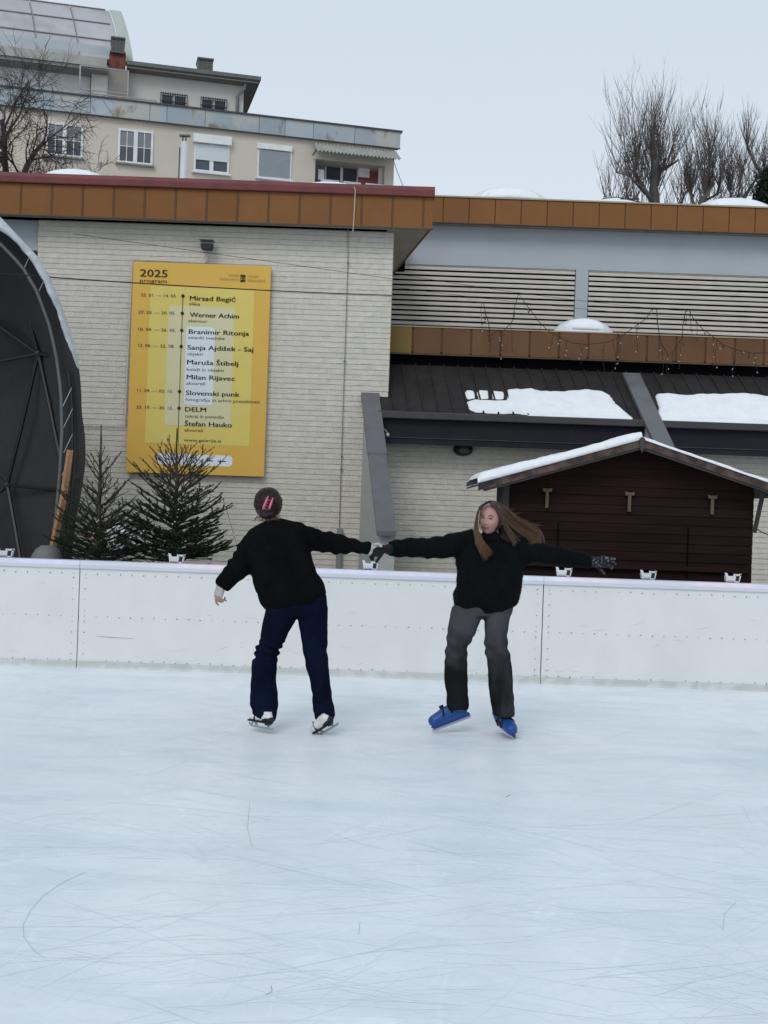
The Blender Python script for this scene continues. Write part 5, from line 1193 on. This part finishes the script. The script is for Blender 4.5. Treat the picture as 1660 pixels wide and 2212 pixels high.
# sweatshirt
t = MB()
loft(t, [((571, 1127), (607, 1119), YA, .058), ((562, 1132), (620, 1122), YA, .075), ((540, 1144), (652, 1127), YA, .105), ((524, 1160), (668, 1140), YA, .125), ((520, 1180), (668, 1162), YA, .135), ((530, 1205), (670, 1186), YA, .14), ((541, 1228), (676, 1210), YA, .145), ((545, 1255), (686, 1238), YA, .15), ((553, 1280), (699, 1262), YA, .15), ((563, 1303), (705, 1280), YA, .15), ((573, 1317), (702, 1292), YA, .135), ((578, 1320), (698, 1297), YA, .125)])
loft(t, [((640, 1135), (642, 1190), YA, .085), ((672, 1136), (668, 1190), YA, .080), ((705, 1150), (699, 1193), YA, .066), ((730, 1153), (726, 1197), YA, .062), ((754, 1160), (752, 1196), YA+.01, .057), ((778, 1166), (774, 1198), YA+.02, .052), ((798, 1171), (788, 1200), YA+.03, .046), ((803, 1174), (794, 1199), YA+.03, .040)], 2.1)
loft(t, [((548, 1150), (570, 1195), YA, .09), ((518, 1166), (562, 1196), YA, .085), ((508, 1190), (552, 1212), YA, .078), ((500, 1204), (545, 1226), YA-.01, .075), ((487, 1222), (537, 1244), YA-.02, .072), ((474, 1238), (522, 1254), YA-.02, .062), ((464, 1250), (506, 1266), YA-.03, .052), ((464, 1261), (493, 1277), YA-.03, .044)], 2.1)
q = remesh(t, .0085, 3)
el1 = P(520, 1205, YA)
def fold_a(v):
    a = 0
    d = (v-el1).length
    if d < .22: a += .009*sin((v.z*.9+v.x*.5)*95)*math.exp(-(d/.13)**2)
    if v.x > P(690, 1170, YA).x: a += .0055*sin((v.x*1.0+.35*v.z)*70+2*noise.noise(v*6))
    if v.z < P(600, 1290, YA).z+.03 and v.x < P(705, 1290, YA).x: a -= .006
    return a
wrinkle(q, .014, (5, 5, 7), 3.3, fold_a); q.build('sweatshirt', m_sweater, person_a, smooth=True)
b = MB(); b.rings([[P(588, 1122, YA)+V((.064*cos(2*pi*j/24), .050*sin(2*pi*j/24), z_+.10*.064*cos(2*pi*j/24)*1.9)) for j in range(24)] for z_ in (-.012, .006)], cap=False); 
# jeans
t = MB()
loft(t, [((572, 1296), (704, 1284), YA, .12), ((574, 1316), (708, 1316), YA, .125), ((568, 1345), (700, 1340), YA, .11)][:2]+[((574, 1330), (708, 1328), YA, .115)])
loft(t, [((575, 1312), (650, 1318), YA, .115), ((570, 1342), (637, 1346), YA+.01, .105), ((566, 1364), (624, 1366), YA+.02, .10), ((563, 1384), (614, 1390), YA+.03, .095), ((553, 1402), (607, 1402), YA+.04, .088), ((549, 1408), (606, 1407), YA+.04, .088), ((555, 1415), (604, 1414), YA+.04, .082), ((545, 1430), (601, 1430), YA+.03, .086), ((542, 1470), (598, 1475), YA+.02, .088), ((540, 1512), (601, 1508), YA, .090), ((543, 1532), (599, 1540), YA, .090), ((547, 1544), (594, 1556), YA, .086), ((552, 1549), (590, 1560), YA, .080)])
loft(t, [((636, 1312), (709, 1312), YA, .115), ((645, 1342), (709, 1335), YA, .105), ((650, 1375), (708, 1372), YA, .095), ((656, 1408), (706, 1408), YA, .088), ((661, 1440), (710, 1438), YA, .085), ((670, 1475), (714, 1472), YA, .082), ((676, 1502), (718, 1499), YA, .082), ((674, 1526), (722, 1524), YA, .086), ((680, 1550), (725, 1545), YA, .086), ((686, 1558), (723, 1553), YA, .08)])
q = remesh(t, .0085, 2)
kn = P(575, 1406, YA)
def fold_j(v):
    d = abs(v.z-kn.z)
    a = .010*sin(v.z*120+v.x*30)*math.exp(-(d/.07)**2) if v.x < P(615, 1400, YA).x else .004*sin(v.z*60+v.x*50)*math.exp(-(d/.10)**2)
    za = P(0, 1545, YA).z
    a += .010*noise.noise(V((v.x*9, v.y*9, v.z*22)))*math.exp(-(abs(v.z-.20)/.16)**2)
    return a
wrinkle(q, .011, (7, 7, 4), 8.8, fold_j); jn = q.build('jeans', m_jeansblue, person_a, smooth=True)
# glove parts and hair
gl = MB(); hand(gl, wA, fA, (.75, .65, 0), 1.0, curl=(.35, .75, .95, 1.0), thumb=(-1, .3), spread=.07, rr=1.12)
gl2 = MB(); side_ = fA.normalized().cross(V((.75, .65, 0)).normalized())
R = []
for (t_, hw, th) in ((-.055, .033, .030), (-.03, .036, .031), (0, .036, .028), (.03, .044, .027), (.055, .049, .024), (.072, .047, .022)):
    c_ = wA+fA.normalized()*t_; pl_ = (V((.75, .65, 0))-fA.normalized()*V((.75, .65, 0)).dot(fA.normalized())).normalized(); R.append([c_+side_.normalized()*hw*cos(2*pi*j/18)+pl_*th*sin(2*pi*j/18) for j in range(18)])
gl2.rings(R); q = remesh(gl2, .005, 1); wrinkle(q, .005, (30, 30, 30), 2); q.build('fingerless_glove', m_glovew, person_a, smooth=True)
# right hand of the left skater, gripping
wg = P(806, 1186, YA+.03); gl = MB()
fwd_g = (P(822, 1203, YA+.0)-wg).normalized()
R = []
for (t_, hw, th) in ((-.035, .036, .032), (-.01, .038, .032), (.02, .042, .026), (.045, .044, .022), (.062, .038, .016)):
    c_ = wg+fwd_g*t_+V((-.012, 0, .0)); R.append([c_+V((.62, .25, .72)).normalized()*hw*cos(2*pi*j/16)+V((-.2, .95, 0)).normalized()*th*sin(2*pi*j/16) for j in range(16)])
gl.rings(R)
for k in range(4):      # fingers wrapped under the other hand
    y0 = -.045+.024*k; a = P(812-k*1.5, 1201-k*.5, YA+.02)+V((0, y0, 0)); b1 = P(821, 1203-k, YA+.02)+V((0, y0, 0)); b2 = P(829-k, 1197-k, YA+.02)+V((0, y0*1.0, 0)); b3 = P(834-k*2, 1191, YA+.02)+V((0, y0*1.0, 0))
    capsule(gl, a, b1, .0105, .010, 8); capsule(gl, b1, b2, .010, .0095, 8); capsule(gl, b2, b3, .0095, .0088, 8)
a = P(810, 1176, YA-.03); capsule(gl, a, P(818, 1175, YA-.045), .012, .011, 8); capsule(gl, P(818, 1175, YA-.045), P(824, 1180, YA-.05), .011, .0095, 8)
q = remesh(gl, .0042, 1); wrinkle(q, .003, (40, 40, 40), 2); q.build('fingerless_glove', m_glovew, person_a, smooth=True)
# hair cap
t = MB(); t.ell(hc+V((0, -.012, .006)), .098, .108, .112, 28, 18); t.ell(hc+V((-.006, -.05, -.045)), .078, .06, .062, 20, 12)
q = remesh(t, .007, 2); wrinkle(q, .006, (22, 22, 9), 4.2)
keep = [i for i, f in enumerate(q.f)]
def face_open(p):
    d = p-hc; return d.dot(hf.normalized()) > .055 and d.z < .055
q.f = [f for f in q.f if not face_open(sum((q.v[i] for i in f), V((0, 0, 0)))/len(f))]
q.tone = [max(0, min(1, .25+.5*noise.noise(v*40))) for v in q.v]; hairA = q.build('hair', m_hairL, person_a, smooth=True)
random.seed(71); cs = []; tn = []
crown = hc+V((.01, -.02, .115)); knot = hc+V((.0, -.115, -.005))
for k in range(700):
    a = random.uniform(0, 2*pi); e = random.uniform(-.75, .98); ce = sqrt(max(0, 1-e*e)); d = V((cos(a)*ce, sin(a)*ce, e))
    if d.dot(hf.normalized()) > .35 and e < .55: continue
    p = hc+V((0, -.012, .006))+V((d.x*.1, d.y*.11, d.z*.114)); tgt = (knot-p); tl = tgt.length; L_ = min(tl, random.uniform(.05, .13)); q_ = [p]
    for s__ in range(5):
        nx_ = q_[-1]+tgt.normalized()*L_/5; dd = nx_-(hc+V((0, -.012, .006))); sc_ = sqrt((dd.x/.102)**2+(dd.y/.112)**2+(dd.z/.116)**2); nx_ = hc+V((0, -.012, .006))+dd*(1.0+random.uniform(0, .02))/sc_ if sc_ < 1.02 else nx_; q_.append(nx_)
    cs.append(q_); tn.append((random.uniform(0, .9), random.uniform(0, .9)))
for k in range(60):
    a = random.uniform(-1, 1); p = hc+V((a*.07, -.06, -.085)); cs.append([p, p+V((a*.02+random.uniform(-.01, .01), -.01, -.02)), p+V((a*.03+random.uniform(-.02, .02), -.005, -.045))]); tn.append((.3, .8))
strands(cs, m_hairL, 'hair_strands', person_a, .0016, 6, tones=tn)
# twist and claw clip
t = MB(); t.ell(hc+V((.004, -.108, .0)), .034, .026, .060, 16, 12); q = remesh(t, .006, 1); wrinkle(q, .006, (30, 30, 10), 1); q.tone = [.5+.4*noise.noise(v*50) for v in q.v]; q.build('hair_twist', m_hairL, person_a, smooth=True)
cl = MB(); cb = hc+V((.0, -.138, .0))
for (x0, x1, z0, z1) in ((.010, -.024, .055, -.040), (.044, .020, .046, -.036)):
    for k in range(1): cl.tube([cb+V((x0, .008, z0)), cb+V((x0*.65+x1*.35, -.008, z0*.6+z1*.4)), cb+V((x1*.8+x0*.2, -.006, z0*.2+z1*.8)), cb+V((x1, .004, z1))], [.004, .0075, .009, .006], 8)
for k in range(4): z_ = -.03+.02*k; cl.tube([cb+V((-.014+k*.008, -.004, z_)), cb+V((-.002+k*.007, .004, z_-.004))], .0035, 5); cl.tube([cb+V((.026+k*.005, -.004, z_)), cb+V((.014+k*.004, .004, z_-.006))], .0035, 5)
cl.build('hair_clip', m_clip, person_a, smooth=True)
# figure skates
def skate_white(org, fr3, parent, mats=(m_skwhite, m_strap, m_blade)):
    """fr3: 3x3 columns = toe direction, side direction, up direction; local metres, blade bottom at z = 0"""
    fr3 = fr3*.80
    f = lambda x, y, z: org+fr3 @ V((x, y, z))
    R = []
    for (x, zc, hw, hh) in ((-.115, .105, .012, .020), (-.105, .105, .028, .036), (-.07, .108, .034, .042), (-.02, .108, .036, .046), (.04, .102, .041, .042), (.09, .095, .043, .034), (.13, .090, .036, .028), (.15, .086, .022, .018)):
        R.append([f(x, hw*cos(2*pi*j/14), max(.062, zc+hh*sin(2*pi*j/14))) for j in range(14)])
    t = MB(); t.rings(R)
    t.rings([[f(-.055+.050*cos(2*pi*j/14)+dx, .034*sin(2*pi*j/14), z) for j in range(14)] for z, dx in ((.10, 0), (.13, .0), (.155, -.003))])
    q = remesh(t, .006, 2); bt_ = q.build('skate_boot', mats[0], parent, smooth=True, label='white figure skate boot')
    b = MB(); b.prism([f(-.112, -.026, .050), f(.145, -.032, .050), f(.145, .032, .050), f(-.112, .026, .050)], fr3 @ V((0, 0, .014))); b.prism([f(-.10, -.020, .036), f(-.055, -.022, .036), f(-.055, .022, .036), f(-.10, .020, .036)], fr3 @ V((0, 0, .016))); b.build('skate_sole', mats[1], bt_)
    b = MB(); R = []
    for (x, zc, hw, hh) in ((-.124, .088, .010, .016), (-.112, .088, .032, .026), (-.07, .086, .039, .024), (-.03, .078, .040, .014)):
        R.append([f(x, hw*cos(2*pi*j/14), max(.060, zc+hh*sin(2*pi*j/14))) for j in range(14)])
    b.rings(R); b.build('heel_cover', mats[1], bt_, smooth=True)
    b = MB(); b.tube([f(.055, .046, .070), f(.060, .030, .118), f(.062, 0, .140), f(.060, -.030, .118), f(.055, -.046, .070)], .007, 6); b.build('boot_stripe', mats[1], bt_, smooth=True)
    bl_ = MB()
    bl_.prism([f(x, -.0028, z) for x, z in ((-.150, .012), (-.135, 0), (.10, 0), (.140, .010), (.158, .030), (.150, .040), (.128, .020), (.10, .016), (-.13, .018), (-.150, .022))], fr3 @ V((0, .0056, 0)))
    for (x0, x1, a, c__) in ((-.095, -.070, -.085, -.070), (.045, .070, .060, .095), (.118, .135, .090, .110)):
        bl_.prism([f(x0, -.0035, .012), f(x1, -.0035, .012), f(c__, -.0035, .052), f(a, -.0035, .052)], fr3 @ V((0, .007, 0)))
    for x0 in (-.085, .075): bl_.prism([f(x0-.02, -.02, .046), f(x0+.02, -.02, .046), f(x0+.02, .02, .046), f(x0-.02, .02, .046)], fr3 @ V((0, 0, .004)))
    bl_.build('skate_blade', mats[2], bt_)
def frame(toe, up):
    toe = V(toe).normalized(); up = V(up); up = (up-toe*up.dot(toe)).normalized(); side = up.cross(toe); return Matrix((toe, side, up)).transposed()
def skate_white_at(px, py, Y, toe, up, parent): skate_white(P(px, py, Y), frame(toe, up), parent)
skate_white_at(565, 1573, YA-.05, (-.78, .60, .0), (.05, .03, 1), person_a)
skate_white_at(710, 1578, YA-.06, (-.60, .52, -.46), (-.62, -.25, .75), person_a)

# ---------------- right skater, facing the camera
YR = 8.78
SK = MB()
hR = P(1060, 1121, YR-.05); hfR = V((-.42, -.92, -.06)); huR = V((.06, -.02, 1))
L2W, fpt = head(SK, hR, hfR, huR, 1.02)
loft(SK, [((1040, 1140), (1075, 1140), YR-.01, .045), ((1045, 1160), (1080, 1160), YR, .048), ((1040, 1176), (1090, 1176), YR, .06), ((1005, 1192), (1110, 1192), YR, .08), ((1000, 1230), (1115, 1230), YR, .085), ((1000, 1280), (1105, 1280), YR, .085), ((992, 1325), (1100, 1325), YR, .085)])
loft(SK, [((990, 1310), (1042, 1310), YR, .07), ((982, 1380), (1012, 1380), YR-.03, .058), ((974, 1440), (1000, 1440), YR-.01, .048), ((978, 1500), (1003, 1500), YR, .042), ((982, 1522), (1004, 1522), YR, .035)])
loft(SK, [((1052, 1310), (1100, 1310), YR, .07), ((1062, 1390), (1092, 1390), YR-.03, .058), ((1070, 1450), (1098, 1450), YR, .05), ((1078, 1510), (1102, 1510), YR, .042), ((1084, 1540), (1102, 1540), YR, .035)])
capsule(SK, P(1010, 1178, YR), P(915, 1184, YR-.05), .05, .038); capsule(SK, P(915, 1184, YR-.05), P(838, 1188, YR-.13), .036, .027)
capsule(SK, P(1110, 1190, YR), P(1200, 1200, YR), .05, .038); capsule(SK, P(1200, 1200, YR), P(1278, 1213, YR-.02), .036, .027)
hand(SK, P(1281, 1213, YR-.02), (1, -.12, .03), (0, -.8, -.6), 1.0, curl=(.15, .25, .35, .3), thumb=(1, .2), spread=.17, rr=.62)
hw_ = P(832, 1187, YR-.19); hd_ = V((-1, .05, -.30)); hand(SK, hw_, hd_, (0, .6, -.8), .90, curl=(.45, .5, .5, .55), thumb=(1, .6), spread=.02, rr=.6)
q = remesh(SK, .0042, 0)
person_b = q.build('person', m_skin, None, smooth=True, cat='person', label='smiling skater with long wind blown hair, black fleece jacket and blue rental skates')
ORG[person_b.name] = V((0, 0, 0))
# face details
for sg in (-1, 1):
    b = MB(); b.tube([fpt(sg*.014, .027, .0015), fpt(sg*.026, .0315, .0025), fpt(sg*.040, .030, .002), fpt(sg*.048, .024, .001)], [.0015, .0036, .0032, .0012], 6, flat=.7); b.build('eyebrow', m_brow, person_b, smooth=True)
    b = MB(); b.tube([fpt(sg*.017, .0060, .0018), fpt(sg*.024, .0100, .0030), fpt(sg*.033, .0105, .0030), fpt(sg*.043, .0075, .0015)], [.0014, .0032, .0034, .0014], 6, flat=.7); b.build('upper_lashes', m_eye, person_b, smooth=True)
    b = MB(); e = fpt(sg*.030, .0068, -.0015); b.ell(e, .0085, .004, .0046, 12, 8); b.build('eye', M('eye_white', (.30, .24, .22), rough=.3) if sg < 0 else bpy.data.materials['eye_white'], person_b, smooth=True)
    b = MB(); b.ell(fpt(sg*.030, .0070, .0005), .0052, .0035, .0048, 10, 8); b.build('iris', m_eye, person_b, smooth=True)
    g_ = [[fpt(sg*(.040+.017*r_*cos(t_)), -.030+.016*r_*sin(t_), .0012*(1-r_)+.0004) for t_ in [2*pi*j/16 for j in range(16)]] for r_ in (.05, .4, .7, 1)]
    b = MB(); b.ell(fpt(sg*.008, -.033, .012), .0028, .002, .0016, 8, 6); b.build('nostril', m_eye, person_b)
b = MB(); b.tube([fpt(x_, -.0565+z_, .0022) for x_, z_ in ((-.026, .003), (-.015, .0005), (-.005, .0020), (0, .0010), (.005, .0020), (.015, .0005), (.026, .003))], [.0008, .0026, .0034, .0030, .0034, .0026, .0008], 8, flat=.7); b.build('upper_lip', m_lip, person_b, smooth=True)
b = MB(); b.tube([fpt(x_, -.0645+z_, .0022) for x_, z_ in ((-.023, .0045), (-.012, .0005), (0, -.0008), (.012, .0005), (.023, .0045))], [.0008, .0034, .0042, .0034, .0008], 8, flat=.7); b.build('lower_lip', m_lip, person_b, smooth=True)
b = MB(); b.tube([fpt(x_, -.0605+z_, .0030) for x_, z_ in ((-.026, .0038), (-.013, .0002), (0, -.0003), (.013, .0002), (.026, .0038))], [.0006, .0011, .0013, .0011, .0006], 6); b.build('mouth_line', m_eye, person_b, smooth=True)
# jacket
t = MB()
loft(t, [((1040, 1158), (1084, 1160), YR-.01, .07), ((1030, 1170), (1098, 1170), YR, .09), ((1002, 1172), (1128, 1180), YR, .12), ((988, 1190), (1136, 1195), YR, .14), ((984, 1212), (1134, 1216), YR, .15), ((987, 1240), (1130, 1242), YR, .155), ((985, 1265), (1125, 1265), YR, .16), ((980, 1285), (1120, 1285), YR, .16), ((984, 1305), (1118, 1302), YR, .155), ((990, 1315), (1112, 1310), YR, .145)])
loft(t, [((1000, 1300), (1108, 1300), YR-.01, .14), ((1020, 1322), (1098, 1322), YR-.03, .11)])
t.ell(P(1060, 1163, YR-.03), .085, .09, .055, 20, 12)
loft(t, [((1022, 1140), (1030, 1205), YR, .085), ((1003, 1146), (1000, 1206), YR, .085), ((980, 1153), (980, 1204), YR-.01, .078), ((950, 1158), (948, 1205), YR-.03, .068), ((914, 1161), (914, 1205), YR-.05, .062), ((876, 1163), (876, 1203), YR-.09, .058), ((848, 1166), (848, 1200), YR-.12, .052), ((838, 1168), (839, 1199), YR-.13, .046)], 2.1)
loft(t, [((1105, 1160), (1105, 1225), YR, .09), ((1140, 1166), (1130, 1222), YR, .085), ((1165, 1172), (1160, 1218), YR, .072), ((1195, 1178), (1193, 1219), YR, .065), ((1230, 1184), (1230, 1224), YR-.01, .06), ((1258, 1190), (1258, 1230), YR-.02, .055), ((1274, 1195), (1272, 1231), YR-.02, .05), ((1279, 1200), (1278, 1228), YR-.02, .042)], 2.1)
q = remesh(t, .0085, 3)
def fold_r(v):
    a = 0
    if v.x < P(980, 1180, YR).x: a += .004*sin(v.x*60+v.z*20+2*noise.noise(v*7))
    a += .010*sin(v.x*26+v.z*7+3*noise.noise(v*3))*math.exp(-(abs(v.z-P(1050, 1300, YR).z)/.10)**2)
    return a
wrinkle(q, .015, (5, 5, 6), 6.1, fold_r); jk = q.build('jacket', m_furcoat, person_b, smooth=True)
random.seed(81); fz_ = MB(); nv = len(q.v)
for k in range(15000):
    i = random.randrange(nv); v, n_ = q.v[i], q.n[i]; d = (n_+V((random.gauss(0, .5), random.gauss(0, .5), random.gauss(0, .5)-.25))).normalized(); s_ = d.orthogonal().normalized()*.0011
    p = v+V((random.uniform(-.004, .004), random.uniform(-.004, .004), random.uniform(-.004, .004))); k0 = len(fz_.v); L_ = random.uniform(.003, .009); fz_.v += [p-s_, p+s_, p+d*L_]; fz_.f.append((k0, k0+1, k0+2))
fz_.build('fleece_pile', m_fur, jk, kind='stuff')
# jeans
t = MB()
loft(t, [((986, 1300), (1110, 1298), YR, .13), ((978, 1316), (1110, 1316), YR, .13), ((974, 1328), (1106, 1328), YR, .12)])
loft(t, [((978, 1312), (1048, 1318), YR, .12), ((972, 1345), (1038, 1345), YR-.02, .11), ((966, 1376), (1026, 1372), YR-.04, .105), ((962, 1405), (1008, 1404), YR-.05, .095), ((960, 1430), (1010, 1430), YR-.03, .090), ((961, 1470), (1011, 1465), YR-.01, .085), ((965, 1500), (1012, 1498), YR, .085), ((968, 1525), (1014, 1522), YR, .085), ((969, 1531), (1012, 1534), YR, .08)])
loft(t, [((1042, 1318), (1109, 1312), YR, .12), ((1046, 1345), (1100, 1345), YR-.02, .11), ((1048, 1376), (1094, 1376), YR-.04, .10), ((1051, 1405), (1098, 1405), YR-.04, .095), ((1054, 1435), (1104, 1433), YR-.02, .095), ((1055, 1475), (1109, 1475), YR, .092), ((1057, 1505), (1111, 1505), YR, .09), ((1063, 1530), (1112, 1532), YR, .09), ((1067, 1543), (1111, 1545), YR, .086)])
q = remesh(t, .0085, 2)
def fold_k(v):
    z1 = P(1080, 1400, YR).z
    a = .006*sin(v.z*70+v.x*45+2*noise.noise(v*8))*math.exp(-(abs(v.z-z1)/.10)**2)
    a += .011*noise.noise(V((v.x*9+4, v.y*9, v.z*20)))*math.exp(-(abs(v.z-.22)/.15)**2); return a
wrinkle(q, .012, (6, 6, 3.5), 1.8, fold_k); q.build('jeans', m_jeansgrey, person_b, smooth=True)
# gloves
g1 = MB(); hand(g1, P(1281, 1213, YR-.02), (1, -.12, .03), (0, -.8, -.6), 1.02, curl=(.15, .25, .35, .3), thumb=(1, .2), spread=.17, rr=1.28)
capsule(g1, P(1272, 1212, YR-.02), P(1286, 1213, YR-.02), .036, .034, 12)
q = remesh(g1, .0045, 1); wrinkle(q, .0035, (40, 40, 40), 5); q.build('patterned_glove', m_gloveb, person_b, smooth=True, label='charcoal knit glove on the outstretched hand')
g2 = MB(); hand(g2, hw_, hd_, (0, .6, -.8), .92, curl=(.45, .5, .5, .55), thumb=(1, .6), spread=.02, rr=1.3)
capsule(g2, P(843, 1186, YR-.15), hw_, .037, .037, 12)
q = remesh(g2, .0045, 1); q.build('black_glove', m_gloveb2, person_b, smooth=True)
b = MB(); c_ = P(833, 1187, YR-.18); ax = V((1, 0, .12)).normalized(); u_ = V((0, 1, 0)); w_ = ax.cross(u_)
b.tube([c_+u_*.040*cos(2*pi*j/20)+w_*.036*sin(2*pi*j/20) for j in range(21)], .0042, 6); b.build('glove_trim', m_pink, person_b, smooth=True)
# hair
random.seed(91); t = MB()
ctr = hR+V((.012, .020, .012)); t.ell(ctr, .083, .100, .112, 28, 18)
q = remesh(t, .007, 1)
def openR(p):
    x = (p-hR).dot(V(hfR).normalized().cross(huR).normalized()); y = (p-hR).dot(V(hfR).normalized()); z = (p-hR).z
    return y > .028 and z < .078-.0*abs(x)
q.f = [f for f in q.f if not openR(sum((q.v[i] for i in f), V((0, 0, 0)))/len(f))]
wrinkle(q, .004, (20, 20, 12), 4.2); q.tone = [max(0, .12+.3*noise.noise(v*30)) for v in q.v]; hairB = q.build('hair', m_hairR, person_b, smooth=True)
def P3(px, py, dy): return P(px, py, YR+dy)
G1 = [
 ([[P3(1078, 1108, -.02), P3(1080, 1130, .0), P3(1084, 1152, .0), P3(1094, 1176, -.02)], [P3(1088, 1110, .03), P3(1094, 1130, .05), P3(1100, 1152, .05), P3(1106, 1172, .02)]], 120, (.0, .3)),
 ([[P3(1066, 1120, .04), P3(1064, 1140, .05), P3(1066, 1165, .05)], [P3(1084, 1120, .04), P3(1086, 1140, .05), P3(1092, 1165, .05)]], 90, (.0, .15)),  # families of guide curves: (list of guide curves from top guide to bottom guide, count, tone range)
 ([[P3(1052, 1087, -.13), P3(1066, 1080, -.09), P3(1092, 1092, -.02), P3(1120, 1120, .02), P3(1150, 1134, .03), P3(1172, 1148, .02), P3(1176, 1172, .01)],
   [P3(1056, 1086, -.14), P3(1072, 1088, -.10), P3(1092, 1110, -.04), P3(1114, 1134, .0), P3(1138, 1146, .0), P3(1156, 1156, .0), P3(1158, 1178, -.02)],
   [P3(1055, 1085, -.14), P3(1072, 1093, -.12), P3(1085, 1118, -.07), P3(1106, 1142, -.05), P3(1124, 1152, -.05), P3(1142, 1162, -.05), P3(1146, 1180, -.06)]], 420, (.0, .75)),
 ([[P3(1055, 1085, -.14), P3(1071, 1092, -.13), P3(1082, 1112, -.10), P3(1100, 1140, -.09), P3(1112, 1155, -.10), P3(1122, 1166, -.11)],
   [P3(1054, 1086, -.15), P3(1069, 1094, -.145), P3(1078, 1112, -.125), P3(1090, 1140, -.12), P3(1100, 1160, -.13), P3(1110, 1182, -.15)]], 190, (.0, .6)),
 ([[P3(1052, 1084, -.13), P3(1040, 1090, -.13), P3(1032, 1106, -.10), P3(1028, 1140, -.10), P3(1033, 1172, -.17), P3(1050, 1205, -.20)],
   [P3(1052, 1086, -.15), P3(1040, 1093, -.145), P3(1033, 1110, -.13), P3(1032, 1145, -.13), P3(1044, 1168, -.19), P3(1064, 1192, -.20)],
   [P3(1053, 1083, -.11), P3(1037, 1092, -.10), P3(1030, 1112, -.07), P3(1022, 1146, -.08), P3(1029, 1180, -.16), P3(1048, 1212, -.19)]], 330, (.0, 1.1)),
 ([[P3(1050, 1084, -.08), P3(1040, 1092, -.02), P3(1036, 1112, .02), P3(1032, 1140, .0)], [P3(1060, 1081, -.04), P3(1075, 1088, .03), P3(1080, 1115, .06), P3(1085, 1150, .05)]], 160, (0, .3)),
 ([[P3(1066, 1081, -.05), P3(1090, 1096, .03), P3(1112, 1128, .05), P3(1130, 1156, .05)], [P3(1070, 1085, -.02), P3(1086, 1110, .05), P3(1098, 1140, .06), P3(1108, 1165, .05)]], 220, (0, .5)),
]
cs = []; tn = []
for fam, cnt, (ta, tb) in G1:
    for k in range(cnt*2):
        u = random.random()*(len(fam)-1); i = min(int(u), len(fam)-2); f_ = u-i
        ga, gb = resamp(fam[i], 9), resamp(fam[i+1], 9); lock = int(u*5+random.random()*.8)
        ph_ = random.uniform(0, 6); L_ = random.uniform(.72, 1.04); pts = []
        for s__ in range(9):
            p = ga[s__].lerp(gb[s__], f_); w_ = s__/8
            p = p+V((noise.noise(V((lock*1.7, w_*2.5, 1)))*.016*w_, noise.noise(V((lock*1.7, w_*2.5, 5)))*.02*w_, noise.noise(V((lock*1.7, w_*2.5, 9)))*.018*w_))
            p = p+V((random.gauss(0, .0035), random.gauss(0, .006), random.gauss(0, .0035)))*w_*1.1+V((0, 0, .004*sin(w_*9+ph_)*w_))
            pts.append(p)
        # fit against the skull near the root
        out = []
        for s__, p in enumerate(pts[:max(4, int(9*L_)+1)]):
            d = p-ctr; e = sqrt((d.x/.088)**2+(d.y/.106)**2+(d.z/.118)**2)
            if e < 1: p = ctr+d/e*(1+random.uniform(0, .03))
            out.append(p)
        v0 = random.uniform(-.22, .24); cs.append(out); tn.append((max(0, ta+v0), max(0, tb*L_+v0*1.6)))
for k in range(14):
    u = random.random(); b0 = P3(1075+u*80, 1094+u*48, .02); cs.append([b0, b0+V((.03, random.uniform(-.03, .03), random.uniform(-.0, .02))), b0+V((.06+random.uniform(0, .04), 0, random.uniform(-.03, .03)))]); tn.append((.5, .9))
strands(cs, m_hairR, 'hair_strands', person_b, .00135, 12, tones=tn)
# blue rental skates
def skate_blue(org, fr3, parent):
    f = lambda x, y, z: org+fr3 @ V((x, y, z))
    R = []
    for (x, zc, hw, hh) in ((-.125, .085, .018, .030), (-.115, .090, .032, .045), (-.08, .095, .040, .052), (-.03, .095, .042, .055), (.03, .092, .045, .052), (.07, .086, .049, .046), (.11, .080, .050, .042), (.145, .076, .043, .038), (.165, .074, .028, .028), (.172, .072, .012, .012)):
        R.append([f(x, hw*cos(2*pi*j/16), zc+hh*sin(2*pi*j/16)) for j in range(16)])
    t = MB(); t.rings(R); t.box(-.12, .15, -.030, .030, .035, .07, fr=f)
    q = remesh(t, .006, 2); bt_ = q.build('skate_boot', m_bluesk, parent, smooth=True, label='blue plastic rental skate')
    c_ = MB(); c_.rings([[f(-.060+(.058+g)*cos(2*pi*j/16)+dx, (.042+g)*sin(2*pi*j/16), z) for j in range(16)] for z, dx, g in ((.08, -.012, .004), (.12, -.012, .008), (.155, -.014, .009), (.172, -.016, .004))]); q = remesh(c_, .006, 1); q.build('skate_cuff', m_bluesk2, bt_, smooth=True)
    s = MB()
    for (x, tilt) in ((.060, -.25), (-.005, -.45)):
        a = []
        for j in range(13):
            t_ = pi*j/12; a.append(f(x+tilt*(.055*sin(t_)), .052*cos(t_), .085+.060*sin(t_)))
        s.tube(a, .007, 4, flat=1.9)
        s.box(x+tilt*.04-.012, x+tilt*.04+.014, -.058, -.046, .100, .128, fr=f)
    s.box(.030, .060, -.012, .018, .140, .160, fr=f); s.build('strap', m_strap, bt_)
    h = MB(); h.prism([f(x, -.007, z) for x, z in ((-.135, .016), (.150, .016), (.168, .034), (.150, .052), (-.120, .052), (-.138, .035))], fr3 @ V((0, .014, 0))); h.build('blade_holder', m_bluesk, bt_)
    b = MB(); b.prism([f(x, -.002, z) for x, z in ((-.140, .004), (-.125, 0), (.145, 0), (.165, .010), (.168, .020), (-.140, .017))], fr3 @ V((0, .004, 0))); b.build('skate_blade', m_blade, bt_)
skate_blue(P(981, 1564, YR), frame((-.94, -.20, -.36), (-.30, .10, 1)), person_b)
skate_blue(P(1101, 1587, YR-.02)+V((0, .03, .0)), frame((.22, -.97, -.06), (-.42, -.06, 1)), person_b)
